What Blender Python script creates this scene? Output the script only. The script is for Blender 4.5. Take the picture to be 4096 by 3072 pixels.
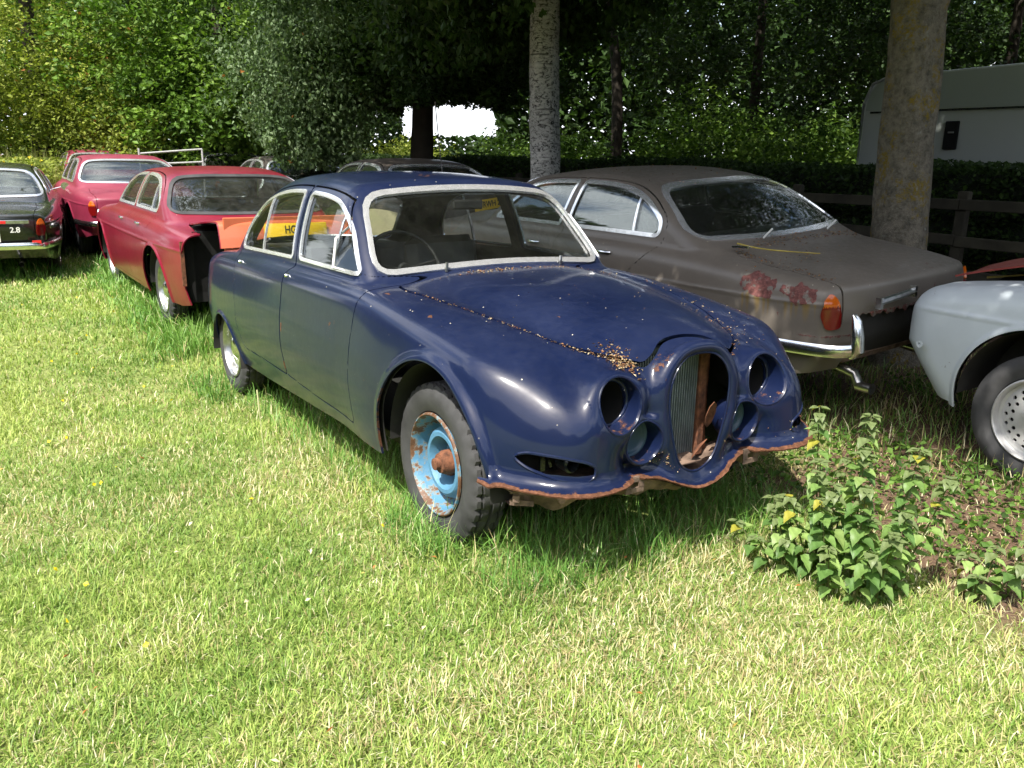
import bpy, bmesh, math, random
import numpy as np
from mathutils import Vector, Matrix
R = math.radians
rng = np.random.default_rng(7); random.seed(7)
scene = bpy.context.scene
for _o in list(bpy.data.objects): bpy.data.objects.remove(_o)

# ------------------------------------------------------------------ camera
CAM = np.array([5.54408, -2.21462, 1.51984]); FPX = 3347.87
YAW, PITCH, ROLL = 2.56382, 0.26359, 0.01506
fwd = np.array([math.cos(PITCH)*math.cos(YAW), math.cos(PITCH)*math.sin(YAW), -math.sin(PITCH)])
rgt = np.cross(fwd, [0, 0, 1]); rgt /= np.linalg.norm(rgt); upv = np.cross(rgt, fwd)
r2 = rgt*math.cos(ROLL)+upv*math.sin(ROLL); u2 = -rgt*math.sin(ROLL)+upv*math.cos(ROLL)
cd = bpy.data.cameras.new('camera'); cam = bpy.data.objects.new('camera', cd)
scene.collection.objects.link(cam); scene.camera = cam
cam.matrix_world = Matrix(((r2[0], u2[0], -fwd[0], CAM[0]), (r2[1], u2[1], -fwd[1], CAM[1]), (r2[2], u2[2], -fwd[2], CAM[2]), (0, 0, 0, 1)))
cd.sensor_fit = 'HORIZONTAL'; cd.sensor_width = 36; cd.lens = 36*FPX/4096
cd.clip_start = .05; cd.clip_end = 900
def vis(P, m=1.15):                     # which points could the photo (or a step aside) see
    d = P-CAM; z = d@fwd
    zz = np.maximum(z, 1e-3)
    return (z > .3) & (np.abs(d@r2/zz) < .612*m) & (np.abs(d@u2/zz) < .459*m)

# ------------------------------------------------------------------ light
SUN_EL, SUN_AZ = R(56), R(-62)
sdir = np.array([math.cos(SUN_EL)*math.cos(SUN_AZ), math.cos(SUN_EL)*math.sin(SUN_AZ), math.sin(SUN_EL)])
w = bpy.data.worlds.new('World'); scene.world = w; w.use_nodes = True
wn = w.node_tree; bg = wn.nodes['Background']
sky = wn.nodes.new('ShaderNodeTexSky'); sky.sky_type = 'NISHITA'; sky.sun_disc = False
sky.sun_elevation = SUN_EL; sky.sun_rotation = math.pi/2-SUN_AZ; sky.dust_density = 3.0; sky.air_density = 1.0
# broken white cloud over most of the sky
tc = wn.nodes.new('ShaderNodeTexCoord'); mpg = wn.nodes.new('ShaderNodeMapping'); mpg.inputs['Scale'].default_value = (1, 1, 2.2); wn.links.new(tc.outputs['Generated'], mpg.inputs[0])
cn = wn.nodes.new('ShaderNodeTexNoise'); cn.inputs['Scale'].default_value = 2.6; cn.inputs['Detail'].default_value = 7; cn.inputs['Roughness'].default_value = .58; wn.links.new(mpg.outputs[0], cn.inputs['Vector'])
cr_ = wn.nodes.new('ShaderNodeMapRange'); cr_.inputs[1].default_value = .44; cr_.inputs[2].default_value = .58; wn.links.new(cn.outputs[0], cr_.inputs[0])
hz = wn.nodes.new('ShaderNodeSeparateXYZ'); wn.links.new(tc.outputs['Generated'], hz.inputs[0]); hr = wn.nodes.new('ShaderNodeMapRange'); hr.inputs[1].default_value = .16; hr.inputs[2].default_value = .05; wn.links.new(hz.outputs[2], hr.inputs[0])
mxm = wn.nodes.new('ShaderNodeMath'); mxm.operation = 'MAXIMUM'; wn.links.new(cr_.outputs[0], mxm.inputs[0]); wn.links.new(hr.outputs[0], mxm.inputs[1])
cm = wn.nodes.new('ShaderNodeMix'); cm.data_type = 'RGBA'; cm.inputs[7].default_value = (7.2, 7.5, 7.9, 1); wn.links.new(mxm.outputs[0], cm.inputs[0]); wn.links.new(sky.outputs[0], cm.inputs[6])
wn.links.new(cm.outputs[2], bg.inputs[0]); bg.inputs[1].default_value = .15
ld = bpy.data.lights.new('sun', 'SUN'); ld.energy = 5.0; ld.angle = R(.5); ld.color = (1, .95, .86)
sun = bpy.data.objects.new('sun', ld); scene.collection.objects.link(sun)
sun.rotation_euler = Vector(sdir).to_track_quat('Z', 'Y').to_euler()
sun.location = (3, -8, 14)
scene.view_settings.view_transform = 'Standard'; scene.view_settings.look = 'None'
scene.view_settings.exposure = .95; scene.view_settings.gamma = 1
scene.render.resolution_x = 1024; scene.render.resolution_y = 768

# ------------------------------------------------------------------ object helpers
col = scene.collection
def tag(o, label=None, cat=None, group=None, kind=None):
    if label: o['label'] = label
    if cat: o['category'] = cat
    if group: o['group'] = group
    if kind: o['kind'] = kind
    return o
def empty(name, loc=(0, 0, 0), rz=0, label=None, cat=None, group=None):
    o = bpy.data.objects.new(name, None); col.objects.link(o); o.location = loc; o.rotation_euler = (0, 0, rz)
    o.empty_display_size = .2
    return tag(o, label, cat, group)
def mesh_np(name, V, F, mat, parent=None, N=None, smooth=True, mids=None, cols=None):
    """V (n,3), F (m,k) array or list of arrays of faces"""
    V = np.asarray(V, np.float32)
    Fs = F if isinstance(F, list) else [F]
    Fs = [np.asarray(f, np.int32) for f in Fs if len(f)]
    me = bpy.data.meshes.new(name)
    me.vertices.add(len(V)); me.vertices.foreach_set('co', V.ravel())
    tot = sum(f.size for f in Fs); nf = sum(len(f) for f in Fs)
    me.loops.add(tot); me.polygons.add(nf)
    me.loops.foreach_set('vertex_index', np.concatenate([f.ravel() for f in Fs]))
    sizes = np.concatenate([np.full(len(f), f.shape[1], np.int32) for f in Fs])
    me.polygons.foreach_set('loop_start', np.r_[0, np.cumsum(sizes)[:-1]].astype(np.int32))
    me.polygons.foreach_set('use_smooth', np.full(nf, smooth, bool))
    if isinstance(mat, (list, tuple)):
        for m_ in mat: me.materials.append(m_)
    else: me.materials.append(mat)
    if mids is not None: me.polygons.foreach_set('material_index', np.asarray(mids, np.int32))
    me.update(calc_edges=True)
    if cols is not None:
        at = me.color_attributes.new('Col', 'FLOAT_COLOR', 'POINT')
        c4 = np.ones((len(V), 4), np.float32); c4[:, :cols.shape[1]] = cols
        at.data.foreach_set('color', c4.ravel())
    if N is not None:
        me.normals_split_custom_set_from_vertices(np.asarray(N, np.float64).tolist())
    o = bpy.data.objects.new(name, me); col.objects.link(o)
    if parent is not None: o.parent = parent
    return o
class MB:
    """collects shapes into one mesh"""
    def __init__(s): s.V = []; s.Q = []; s.T = []; s.n = 0; s.P = []
    def add(s, V, Q=(), T=()):
        V = np.asarray(V, float).reshape(-1, 3)
        if len(Q): s.Q.append(np.asarray(Q, int)+s.n)
        if len(T): s.T.append(np.asarray(T, int)+s.n)
        s.V.append(V); s.n += len(V); return s
    def box(s, c, d, rz=0, ry=0, rx=0, b=.0):
        x, y, z = np.asarray(d, float)/2
        M = np.array((Matrix.Rotation(rz, 3, 'Z') @ Matrix.Rotation(ry, 3, 'Y') @ Matrix.Rotation(rx, 3, 'X')))
        if b <= 0:
            P = np.array([(-x, -y, -z), (x, -y, -z), (x, y, -z), (-x, y, -z), (-x, -y, z), (x, -y, z), (x, y, z), (-x, y, z)])
            Q = [(0, 3, 2, 1), (4, 5, 6, 7), (0, 1, 5, 4), (1, 2, 6, 5), (2, 3, 7, 6), (3, 0, 4, 7)]
        else:
            b = min(b, x*.9, y*.9, z*.9); L = []
            for zz, k in ((-z, b), (-z+b, 0), (z-b, 0), (z, b)):
                xx, yy = x-k, y-k
                L += [(-xx+b, -yy, zz), (xx-b, -yy, zz), (xx, -yy+b, zz), (xx, yy-b, zz), (xx-b, yy, zz), (-xx+b, yy, zz), (-xx, yy-b, zz), (-xx, -yy+b, zz)]
            P = np.array(L); Q = []
            for r_ in range(3):
                for i in range(8): j = (i+1) % 8; Q.append((r_*8+i, r_*8+j, r_*8+8+j, r_*8+8+i))
            for o_, fl in ((0, 1), (24, 0)):
                q = [(o_+0, o_+1, o_+2, o_+7), (o_+7, o_+2, o_+3, o_+6), (o_+6, o_+3, o_+4, o_+5)]
                Q += [t[::-1] for t in q] if fl else q
        return s.add(P@M.T+np.asarray(c, float), Q)
    def tube(s, pts, rad, n=8, closed=False, sx=1, cap=True, up=(0, 0, 1)):
        P = np.asarray(pts, float); m = len(P); rad = np.broadcast_to(np.asarray(rad, float), (m,))
        if closed: t = np.roll(P, -1, 0)-np.roll(P, 1, 0)
        else: t = np.gradient(P, axis=0)
        t /= np.linalg.norm(t, axis=1)[:, None]+1e-12
        a = np.cross(t, up); bad = np.linalg.norm(a, axis=1) < 1e-3
        if bad.any(): a[bad] = np.cross(t[bad], (1, .1, 0))
        a /= np.linalg.norm(a, axis=1)[:, None]; b = np.cross(a, t)
        th = np.linspace(0, 2*np.pi, n, endpoint=False)
        V = (P[:, None]+rad[:, None, None]*(sx*np.cos(th)[None, :, None]*a[:, None]+np.sin(th)[None, :, None]*b[:, None])).reshape(-1, 3)
        Q = []; k = m if closed else m-1
        i = np.arange(k)[:, None]; j = np.arange(n)[None]
        i2 = (i+1) % m; j2 = (j+1) % n
        Q = np.stack(np.broadcast_arrays(i*n+j, i*n+j2, i2*n+j2, i2*n+j), -1).reshape(-1, 4)
        T = []
        if cap and not closed:
            V = np.r_[V, P[:1], P[-1:]]
            T = [(m*n, (q+1) % n, q) for q in range(n)]+[(m*n+1, (m-1)*n+q, (m-1)*n+(q+1) % n) for q in range(n)]
        return s.add(V, Q, T)
    def lathe(s, prof, c, axis='y', n=32, a0=0, a1=2*np.pi, sgn=1):
        """prof: (axial, radius) pairs"""
        pr = np.asarray(prof, float); full = abs(a1-a0-2*np.pi) < 1e-6
        th = np.linspace(a0, a1, n, endpoint=not full)
        A = pr[:, 0][:, None]*np.ones(n)[None]*sgn; X = pr[:, 1][:, None]*np.cos(th)[None]; Z = pr[:, 1][:, None]*np.sin(th)[None]
        if axis == 'y': V = np.stack([X, A, Z], -1)
        elif axis == 'x': V = np.stack([A, X, Z], -1)
        else: V = np.stack([X, Z, A], -1)
        V = V.reshape(-1, 3)+np.asarray(c, float)
        k = n if full else n-1; i = np.arange(len(pr)-1)[:, None]; j = np.arange(k)[None]; j2 = (j+1) % n
        Q = np.stack(np.broadcast_arrays(i*n+j, i*n+j2, (i+1)*n+j2, (i+1)*n+j), -1).reshape(-1, 4)
        return s.add(V, Q)
    def grid(s, G, closed_u=False, closed_v=False):
        a, b = G.shape[:2]; i = np.arange(a if closed_u else a-1)[:, None]; j = np.arange(b if closed_v else b-1)[None]
        i2 = (i+1) % a; j2 = (j+1) % b
        return s.add(G.reshape(-1, 3), np.stack(np.broadcast_arrays(i*b+j, i*b+j2, i2*b+j2, i2*b+j), -1).reshape(-1, 4))
    def build(s, name, mat, parent=None, smooth=True, ang=40, xf=None):
        V = np.concatenate(s.V)
        if xf is not None: V = xf(V)
        Fs = []
        if s.Q: Fs.append(np.concatenate(s.Q))
        if s.T: Fs.append(np.concatenate(s.T))
        o = mesh_np(name, V, Fs, mat, parent, smooth=smooth)
        if smooth and ang is not None: sharp(o, ang)
        return o
def sharp(o, ang):
    bm = bmesh.new(); bm.from_mesh(o.data); bmesh.ops.recalc_face_normals(bm, faces=bm.faces)
    a = R(ang)
    for e in bm.edges:
        if len(e.link_faces) == 2:
            e.smooth = e.calc_face_angle(0) < a
    bm.to_mesh(o.data); bm.free()

# ------------------------------------------------------------------ curves, smooth minimum
def sp(x, xs, ys):
    """monotone cubic through a table"""
    xs = np.asarray(xs, float); ys = np.asarray(ys, float); h = np.diff(xs); d = np.diff(ys)/h
    m = np.zeros_like(ys); m[1:-1] = np.where(d[:-1]*d[1:] > 0, 2*d[:-1]*d[1:]/(d[:-1]+d[1:]+1e-12*np.sign(d[:-1]+d[1:]+1e-30)), 0); m[0] = d[0]; m[-1] = d[-1]
    # softer tangents (Catmull) where it does not overshoot
    x = np.clip(x, xs[0], xs[-1]); i = np.clip(np.searchsorted(xs, x, 'right')-1, 0, len(h)-1)
    t = (x-xs[i])/h[i]; t2 = t*t; t3 = t2*t
    return (2*t3-3*t2+1)*ys[i]+(t3-2*t2+t)*h[i]*m[i]+(-2*t3+3*t2)*ys[i+1]+(t3-t2)*h[i]*m[i+1]
def tab(xs, ys, a=None, b=None, n=600):
    X = np.linspace(xs[0], xs[-1], n); Y = sp(X, xs, ys)
    k = np.hanning(31); k /= k.sum(); pad = 15
    Yp = np.r_[2*Y[0]-Y[pad:0:-1], Y, 2*Y[-1]-Y[-2:-pad-2:-1]]; Y = np.convolve(Yp, k, 'valid')
    return lambda x: np.interp(x, X, Y)
def smin(a, b, k): h = np.maximum(k-np.abs(a-b), 0)/k; return np.minimum(a, b)-h*h*k*.25
def smax(a, b, k): return -smin(-a, -b, k)
def cr(P, n=10, closed=True):
    P = np.asarray(P, float); m = len(P); out = []
    for i in range(m if closed else m-1):
        g = (lambda q: P[q % m]) if closed else (lambda q: P[min(max(q, 0), m-1)])
        p0, p1, p2, p3 = g(i-1), g(i), g(i+1), g(i+2)
        for t in np.linspace(0, 1, n, endpoint=False):
            out.append(.5*((2*p1)+(-p0+p2)*t+(2*p0-5*p1+4*p2-p3)*t*t+(-p0+3*p1-3*p2+p3)*t**3))
    if not closed: out.append(P[-1])
    return np.array(out)
def rpoly(P, r=.03, n=5):
    """polygon with rounded corners"""
    P = np.asarray(P, float); m = len(P); out = []
    rr = np.broadcast_to(np.asarray(r, float), (m,))
    for i in range(m):
        p, a, b = P[i], P[i-1], P[(i+1) % m]
        da = a-p; db = b-p; la = np.linalg.norm(da); lb = np.linalg.norm(db); k = min(rr[i], la*.48, lb*.48)
        q0 = p+da/la*k; q1 = p+db/lb*k
        for t in np.linspace(0, 1, n): out.append((1-t)**2*q0+2*t*(1-t)*p+t*t*q1)
    return np.array(out)
def polysdf(px, py, P, pad=.15):
    """signed distance to a closed polygon, negative inside (far points only roughly)"""
    P = np.asarray(P, float); out = np.full(px.shape, 9.)
    bb0 = P.min(0)-pad; bb1 = P.max(0)+pad
    near = (px > bb0[0]) & (px < bb1[0]) & (py > bb0[1]) & (py < bb1[1])
    X = px[near]; Y = py[near]; d = np.full(X.shape, 1e9); ins = np.zeros(X.shape, bool)
    Q = np.roll(P, -1, 0)
    for (ax, ay), (bx, by) in zip(P, Q):
        ex, ey = bx-ax, by-ay; L = ex*ex+ey*ey
        if L < 1e-12: continue
        t = np.clip(((X-ax)*ex+(Y-ay)*ey)/L, 0, 1)
        d = np.minimum(d, (X-ax-t*ex)**2+(Y-ay-t*ey)**2)
        if ay != by:
            c_ = ((ay > Y) != (by > Y)) & (X < ex*(Y-ay)/(by-ay)+ax); ins ^= c_
    d = np.sqrt(d); out[near] = np.where(ins, -d, d)
    return out

# ------------------------------------------------------------------ implicit surface to sheet
def nets(F, o, h):
    s = F < 0
    nx, ny, nz = F.shape
    cells = np.zeros((nx-1, ny-1, nz-1), bool)
    S = [s[i:nx-1+i, j:ny-1+j, k:nz-1+k] for i in (0, 1) for j in (0, 1) for k in (0, 1)]
    al = S[0].copy(); an = S[0].copy()
    for q in S[1:]: al &= q; an |= q
    cells = an & ~al
    ci = np.argwhere(cells); idx = -np.ones(cells.shape, np.int64); idx[cells] = np.arange(len(ci))
    acc = np.zeros((len(ci), 3)); cnt = np.zeros(len(ci))
    corners = [(i, j, k) for i in (0, 1) for j in (0, 1) for k in (0, 1)]
    for a in range(8):
        for b in range(a+1, 8):
            ca, cb = corners[a], corners[b]
            if sum(abs(p-q) for p, q in zip(ca, cb)) != 1: continue
            fa = F[ci[:, 0]+ca[0], ci[:, 1]+ca[1], ci[:, 2]+ca[2]]; fb = F[ci[:, 0]+cb[0], ci[:, 1]+cb[1], ci[:, 2]+cb[2]]
            m = (fa < 0) != (fb < 0); t = fa[m]/(fa[m]-fb[m])
            acc[m] += np.array(ca)+t[:, None]*(np.array(cb)-np.array(ca)); cnt[m] += 1
    V = (ci+acc/cnt[:, None])*h+o
    Q = []
    for ax in range(3):
        a1, a2 = (ax+1) % 3, (ax+2) % 3
        sl0 = [slice(None)]*3; sl1 = [slice(None)]*3
        sl0[ax] = slice(0, -1); sl1[ax] = slice(1, None)
        A = s[tuple(sl0)]; B = s[tuple(sl1)]
        e = np.argwhere(A != B); fl = A[tuple(e.T)]
        ok = (e[:, a1] > 0) & (e[:, a2] > 0) & (e[:, a1] < F.shape[a1]-1) & (e[:, a2] < F.shape[a2]-1)
        e = e[ok]; fl = fl[ok]
        def g(d1, d2):
            q = e.copy(); q[:, a1] -= d1; q[:, a2] -= d2; return idx[tuple(q.T)]
        q = np.stack([g(1, 1), g(0, 1), g(0, 0), g(1, 0)], 1)
        q[~fl] = q[~fl][:, ::-1]; Q.append(q)
    return V, np.concatenate(Q)
def field_grid(f, lo, hi, h, T=.10, B=4):
    lo = np.asarray(lo, float); n = (np.ceil((np.asarray(hi)-lo)/h/B).astype(int))*B+1
    ax = [lo[i]+h*np.arange(n[i]) for i in range(3)]
    cx = [a[::B] for a in ax]
    G = np.meshgrid(*cx, indexing='ij'); Fc = f(G[0].ravel(), G[1].ravel(), G[2].ravel()).reshape(G[0].shape)
    F = np.repeat(np.repeat(np.repeat(Fc, B, 0), B, 1), B, 2)[:n[0], :n[1], :n[2]]
    near = np.abs(Fc) < T
    m = [near[i:near.shape[0]-1+i, j:near.shape[1]-1+j, k:near.shape[2]-1+k] for i in (0, 1) for j in (0, 1) for k in (0, 1)]
    blk = np.logical_or.reduce(m); bi = np.argwhere(blk)
    o = np.arange(B+1); O = np.stack(np.meshgrid(o, o, o, indexing='ij'), -1).reshape(-1, 3)
    for c0 in range(0, len(bi), 3000):
        I = (bi[c0:c0+3000, None]*B+O[None]).reshape(-1, 3)
        F[I[:, 0], I[:, 1], I[:, 2]] = f(ax[0][I[:, 0]], ax[1][I[:, 1]], ax[2][I[:, 2]])
    return F
def grad(f, V, e=.0015):
    x, y, z = V.T
    return np.stack([f(x+e, y, z)-f(x-e, y, z), f(x, y+e, z)-f(x, y-e, z), f(x, y, z+e)-f(x, y, z-e)], 1)/(2*e)
def sheet(f, lo, hi, h):
    """lo/hi with y from 0: mirrored; returns triangles"""
    F = field_grid(f, (lo[0], 0, lo[2]), hi, h)
    Fm = np.concatenate([F[:, :0:-1], F], 1)
    V, Q = nets(Fm, np.array([lo[0], -(F.shape[1]-1)*h, lo[2]]), h)
    for _ in range(3):
        g = grad(f, V); g2 = (g*g).sum(1); d = f(*V.T)/np.maximum(g2, .05)
        V = V-np.clip(d, -h*.6, h*.6)[:, None]*g
    k = ((V[Q[:, 0]]-V[Q[:, 2]])**2).sum(1) < ((V[Q[:, 1]]-V[Q[:, 3]])**2).sum(1)
    T = np.concatenate([Q[k][:, [0, 1, 2]], Q[k][:, [0, 2, 3]], Q[~k][:, [0, 1, 3]], Q[~k][:, [1, 2, 3]]])
    return V, T
def cut(V, T, lab, g):
    """split triangles along g=0; returns V,T,lab,inside flag"""
    g = np.where(np.abs(g) < 2e-4, 2e-4, g); s = g < 0
    a = s[T]; n = a.sum(1); mixed = (n == 1) | (n == 2)
    if not mixed.any(): return V, T, lab, n == 3
    M = T[mixed]; am = a[mixed]; lm = lab[mixed]
    odd = np.where(n[mixed] == 1, am.argmax(1), (~am).argmax(1))   # the lone vertex
    r = np.arange(len(M)); A = M[r, odd]; B = M[r, (odd+1) % 3]; C = M[r, (odd+2) % 3]
    key = lambda p, q: np.minimum(p, q)*len(V)+np.maximum(p, q)
    K = np.concatenate([key(A, B), key(A, C)]); U, inv = np.unique(K, return_inverse=True)
    p, q = U//len(V), U % len(V); t = g[p]/(g[p]-g[q]); NV = V[p]+t[:, None]*(V[q]-V[p])
    n0 = len(V); AB = n0+inv[:len(M)]; AC = n0+inv[len(M):]
    V2 = np.concatenate([V, NV])
    T1 = np.stack([A, AB, AC], 1); T2 = np.stack([AB, B, C], 1); T3 = np.stack([AB, C, AC], 1)
    sA = s[A]
    T_ = np.concatenate([T[~mixed], T1, T2, T3]); L_ = np.concatenate([lab[~mixed], lm, lm, lm])
    I_ = np.concatenate([n[~mixed] == 3, sA, ~sA, ~sA])
    return V2, T_, L_, I_
def shell(V, T, f, t, off=0, name='x', mat=None, parent=None, xf=None, inner=True, flip=False, cols=None):
    """closed shell of thickness t under an outer sheet shifted by off"""
    if len(T) == 0: return None
    U, inv = np.unique(T, return_inverse=True); T = inv.reshape(T.shape); P = V[U]
    N = grad(f, P); N /= np.linalg.norm(N, axis=1)[:, None]+1e-9
    e = np.sort(np.concatenate([T[:, [0, 1]], T[:, [1, 2]], T[:, [2, 0]]]), 1); ed = np.concatenate([T[:, [0, 1]], T[:, [1, 2]], T[:, [2, 0]]])
    k = e[:, 0]*len(P)+e[:, 1]; _, ii, cnt = np.unique(k, return_index=True, return_counts=True); bd = ed[ii[cnt == 1]]
    O = P+N*off; n = len(P)
    if inner:
        I = P+N*(off-t)
        ub, bi = np.unique(bd, return_inverse=True); bi = bi.reshape(bd.shape); m = len(ub)
        Vs = np.concatenate([O, I, O[ub], I[ub]])
        rim = np.stack([2*n+bi[:, 1], 2*n+bi[:, 0], 2*n+m+bi[:, 0], 2*n+m+bi[:, 1]], 1)
        d = O[bd[:, 1]]-O[bd[:, 0]]; rn = np.zeros((m, 3)); cn = np.cross(d, N[bd[:, 0]]); np.add.at(rn, bi[:, 0], cn); np.add.at(rn, bi[:, 1], cn)
        rn /= np.linalg.norm(rn, axis=1)[:, None]+1e-9
        Ns = np.concatenate([N, -N, rn, rn]); Fs = [np.concatenate([T, T[:, ::-1]+n]), rim]
    else: Vs, Ns, Fs = O, N, [T]
    if xf is not None:
        Vs = xf(Vs)
    return mesh_np(name, Vs, Fs, mat, parent, N=Ns)
HB = .0085; HX = .0115; NGRASS = 900000; LEAFK = 1.0
# ------------------------------------------------------------------ the old saloon body (rounded wings)
Pw = tab([-1.42, -1.34, -1.2, -.98, -.6, -.2, .4, 1.2, 2.0, 2.7, 3.1, 3.3, 3.5], [.30, .46, .62, .72, .775, .80, .825, .84, .838, .825, .80, .76, .70])
zbelt = tab([-1.42, -1.27, -1.0, -.6, -.2, .3, 1.0, 2.0, 2.4, 3.0, 3.5], [.55, .66, .78, .865, .908, .930, .950, .965, .93, .86, .78])
qz = tab([.0, .15, .30, .42, .55, .66, .76, .86, .96], [.80, .88, .945, .98, 1.0, .996, .982, .965, .94])
zroof = tab([-1.6, -1.15, -.95, -.75, -.55, -.3, -.05, .2, .5, .8, 1.1, 1.4, 1.7, 2.0], [.25, .62, .80, .93, 1.075, 1.228, 1.325, 1.382, 1.420, 1.437, 1.438, 1.425, 1.40, 1.36])
zcrown = tab([1.7, 2.1, 2.4, 2.7, 2.95, 3.15, 3.3, 3.5], [.945, .940, .930, .910, .882, .850, .815, .77])
zbon = tab([1.7, 2.1, 2.4, 2.8, 3.1, 3.25, 3.38, 3.5], [1.01, 1.005, .998, .968, .926, .893, .853, .80])
hbon = tab([1.7, 2.1, 2.5, 2.9, 3.2, 3.35, 3.5], [.68, .65, .585, .50, .41, .35, .30])
SAG = lambda x: .0
EGG = cr([(0, .842), (.085, .825), (.143, .755), (.152, .66), (.128, .54), (.085, .43), (.0, .385), (-.085, .43), (-.128, .54), (-.152, .66), (-.143, .755), (-.085, .825)], 6)
def archF(x, z): return ellsd(x-2.805, z-.34, .408, .435)
def archR(x, z): return ellsd(x+.31, z-.10, .36, .355)
def ellsd(x, z, a, b):
    z = np.where(z < 0, z*.55, z)
    k = np.sqrt((x/a)**2+(z/b)**2); g = np.sqrt((x/a/a)**2+(z/b/b)**2)+1e-9
    return k*(k-1)/g
def bodyS(x, y, z):
    u = np.abs(y)
    # tub
    side = u-Pw(x)*qz(z-.045*np.clip(1.2-x, 0, 9)*-1)
    top = (z-(zbelt(x)-.02*(u/.8)**2))*.97
    bot = .10-z
    nose = (x-(3.335-.10*(u/.75)**3.0-.16*np.clip(z-.6, 0, 1)**1.3))*.97
    tail = (-x-(1.345-.55*(np.clip(z-.45, 0, 2))**1.6-.20*(u/.7)**3))*.93
    tub = smax(side, top, .075); tub = smax(tub, nose, .20); tub = smax(tub, tail, .22); tub = smax(tub, bot, .05)
    # front wing torpedo
    zc = zcrown(x); zm = .50; rz = zc-zm
    t = np.clip((x-2.86)/(3.452-2.86), 0, .9999); s = (1-t**2.7)**(1/2.35)
    yc = np.interp(x, [1.7, 2.3, 2.8, 3.45], [.60, .585, .56, .50]); ry = np.maximum(Pw(x)+.004-yc, .05)
    zz = (z-zm); rzz = np.where(zz > 0, rz, .55); yy = (u-yc); ryy = np.where(yy > 0, ry, .30)
    n = 2.35
    ex = (np.abs(yy/(ryy*s))**n+np.abs(zz/(rzz*(.25+.75*s)))**n)
    wing = (ex**(1/n)-1)*np.minimum(ryy, .24)*s
    far = np.clip(x-3.45, 0, 1); wing = wing+far*2
    wing = smax(wing, (1.62-x)*.6, .5)
    # bonnet
    hb = hbon(x); zb = zbon(x)
    tb = np.clip((x-2.95)/(3.50-2.95), 0, .9999); sb = (1-tb**2.6)**(1/2.2)
    exb = (u/hb)**3.3
    bon = (z-(zb-.110*exb))*.9
    bonf = (x-(3.385+.02*np.cos(np.clip(u/.3, 0, 1.5))-.32*np.clip(z-.74, 0, 1)**1.25-.55*np.clip(u-.10, 0, 1)**1.6))*.95
    bon = smax(bon, bonf, .10); bon = smax(bon, (u-hb-.05)*.9, .14); bon = smax(bon, .29-z, .03); bon = smax(bon, 1.6-x, .1)
    f = smin(tub, wing, .06); f = smin(f, bon, .028)
    # headlamp and fog pods
    def pod(yc, zc, r, x1, rnd, tilt=0):
        rr = np.sqrt((u-yc)**2+(z-zc)**2); q0 = rr-r*np.clip(1-.10*(x1-x), .6, 1)
        return smax(smax(q0, (x-x1)+tilt*(z-zc), rnd), (x1-.42)-x, .1)
    m = x > 2.8
    if m.any():
        xm, um, zm_ = x[m], u[m], z[m]
        X, U, Z = x, u, z
        x, u, z = xm, um, zm_
        fm = f[m]
        fm = smin(fm, pod(.372, .692, .116, 3.405, .035, .18), .085)
        fm = smin(fm, pod(.258, .540, .090, 3.418, .018, .05), .022)
        # raised surround of the radiator opening
        ds = polysdf(u, z, EGG, .4); ds = np.minimum(ds, .5)
        xs = 3.405+.0-.05*np.clip(z-.74, 0, 1)
        ring = np.sqrt((ds-.022)**2+(x-xs)**2)-.024
        fm = smin(fm, ring, .055)
        # lamp recesses
        for yc_, zc_, r_, xd, tl in ((.372, .692, .094, 3.335, .12), (.258, .540, .075, 3.32, .03)):
            rr = np.sqrt((u-yc_)**2+(z-zc_)**2)-r_*np.clip(1-.7*(3.40-x), .6, 1.0)
            hole = smax(rr, (xd-tl*(z-zc_))-x, .02); fm = smax(fm, -hole, .014)
        f = f.copy(); f[m] = fm; x, u, z = X, U, Z
    # wheel arch lips
    for arch, x0, xa, rr_, k in ((archF, 2.80, .6, .017, .03), (archR, -.31, .6, .010, .02)):
        m = (np.abs(x-x0) < xa) & (z < .95) & (u > .55)
        if m.any():
            xm, um, zm_ = x[m], u[m], z[m]
            d = arch(xm, zm_)
            ys = Pw(xm)*qz(zm_-.045*np.clip(1.2-xm, 0, 9)*-1)
            lip = np.sqrt((d-.004)**2+(um-(ys+.002))**2)-rr_
            fm = smin(f[m], lip, k); f = f.copy(); f[m] = fm
    # greenhouse
    wg = .735-.14*np.clip(z-.90, 0, 1)-.42*np.clip(z-.95, 0, 1)**2
    wgx = wg-.05*np.clip((.3-x)/1.0, 0, 1)**1.5-.02*np.clip((x-1.5), 0, 1)
    gs = (u-wgx)*.95
    wr = np.clip((1.0-x)/.8, 0, 1); xe = x-1.06*u*u*wr*wr*(3-2*wr); zr = zroof(xe); sl = (zroof(xe+.01)-zroof(xe-.01))/.02; sl = sl*np.sqrt(1+(2.12*u*wr)**2)
    gt = (z-(zr-.048*(u/.6)**2.4))/np.sqrt(1+sl*sl)
    xw = 2.125-1.03*(z-.97)-.28*u*u-.10*np.clip(z-1.0, 0, 1)**2
    gw = (x-xw)*.69
    gh = smax(gs, gt, .10); gh = smax(gh, gw, .075); gh = smax(gh, .80-z, .05)
    f = smin(f, gh, .022)
    return f
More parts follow.
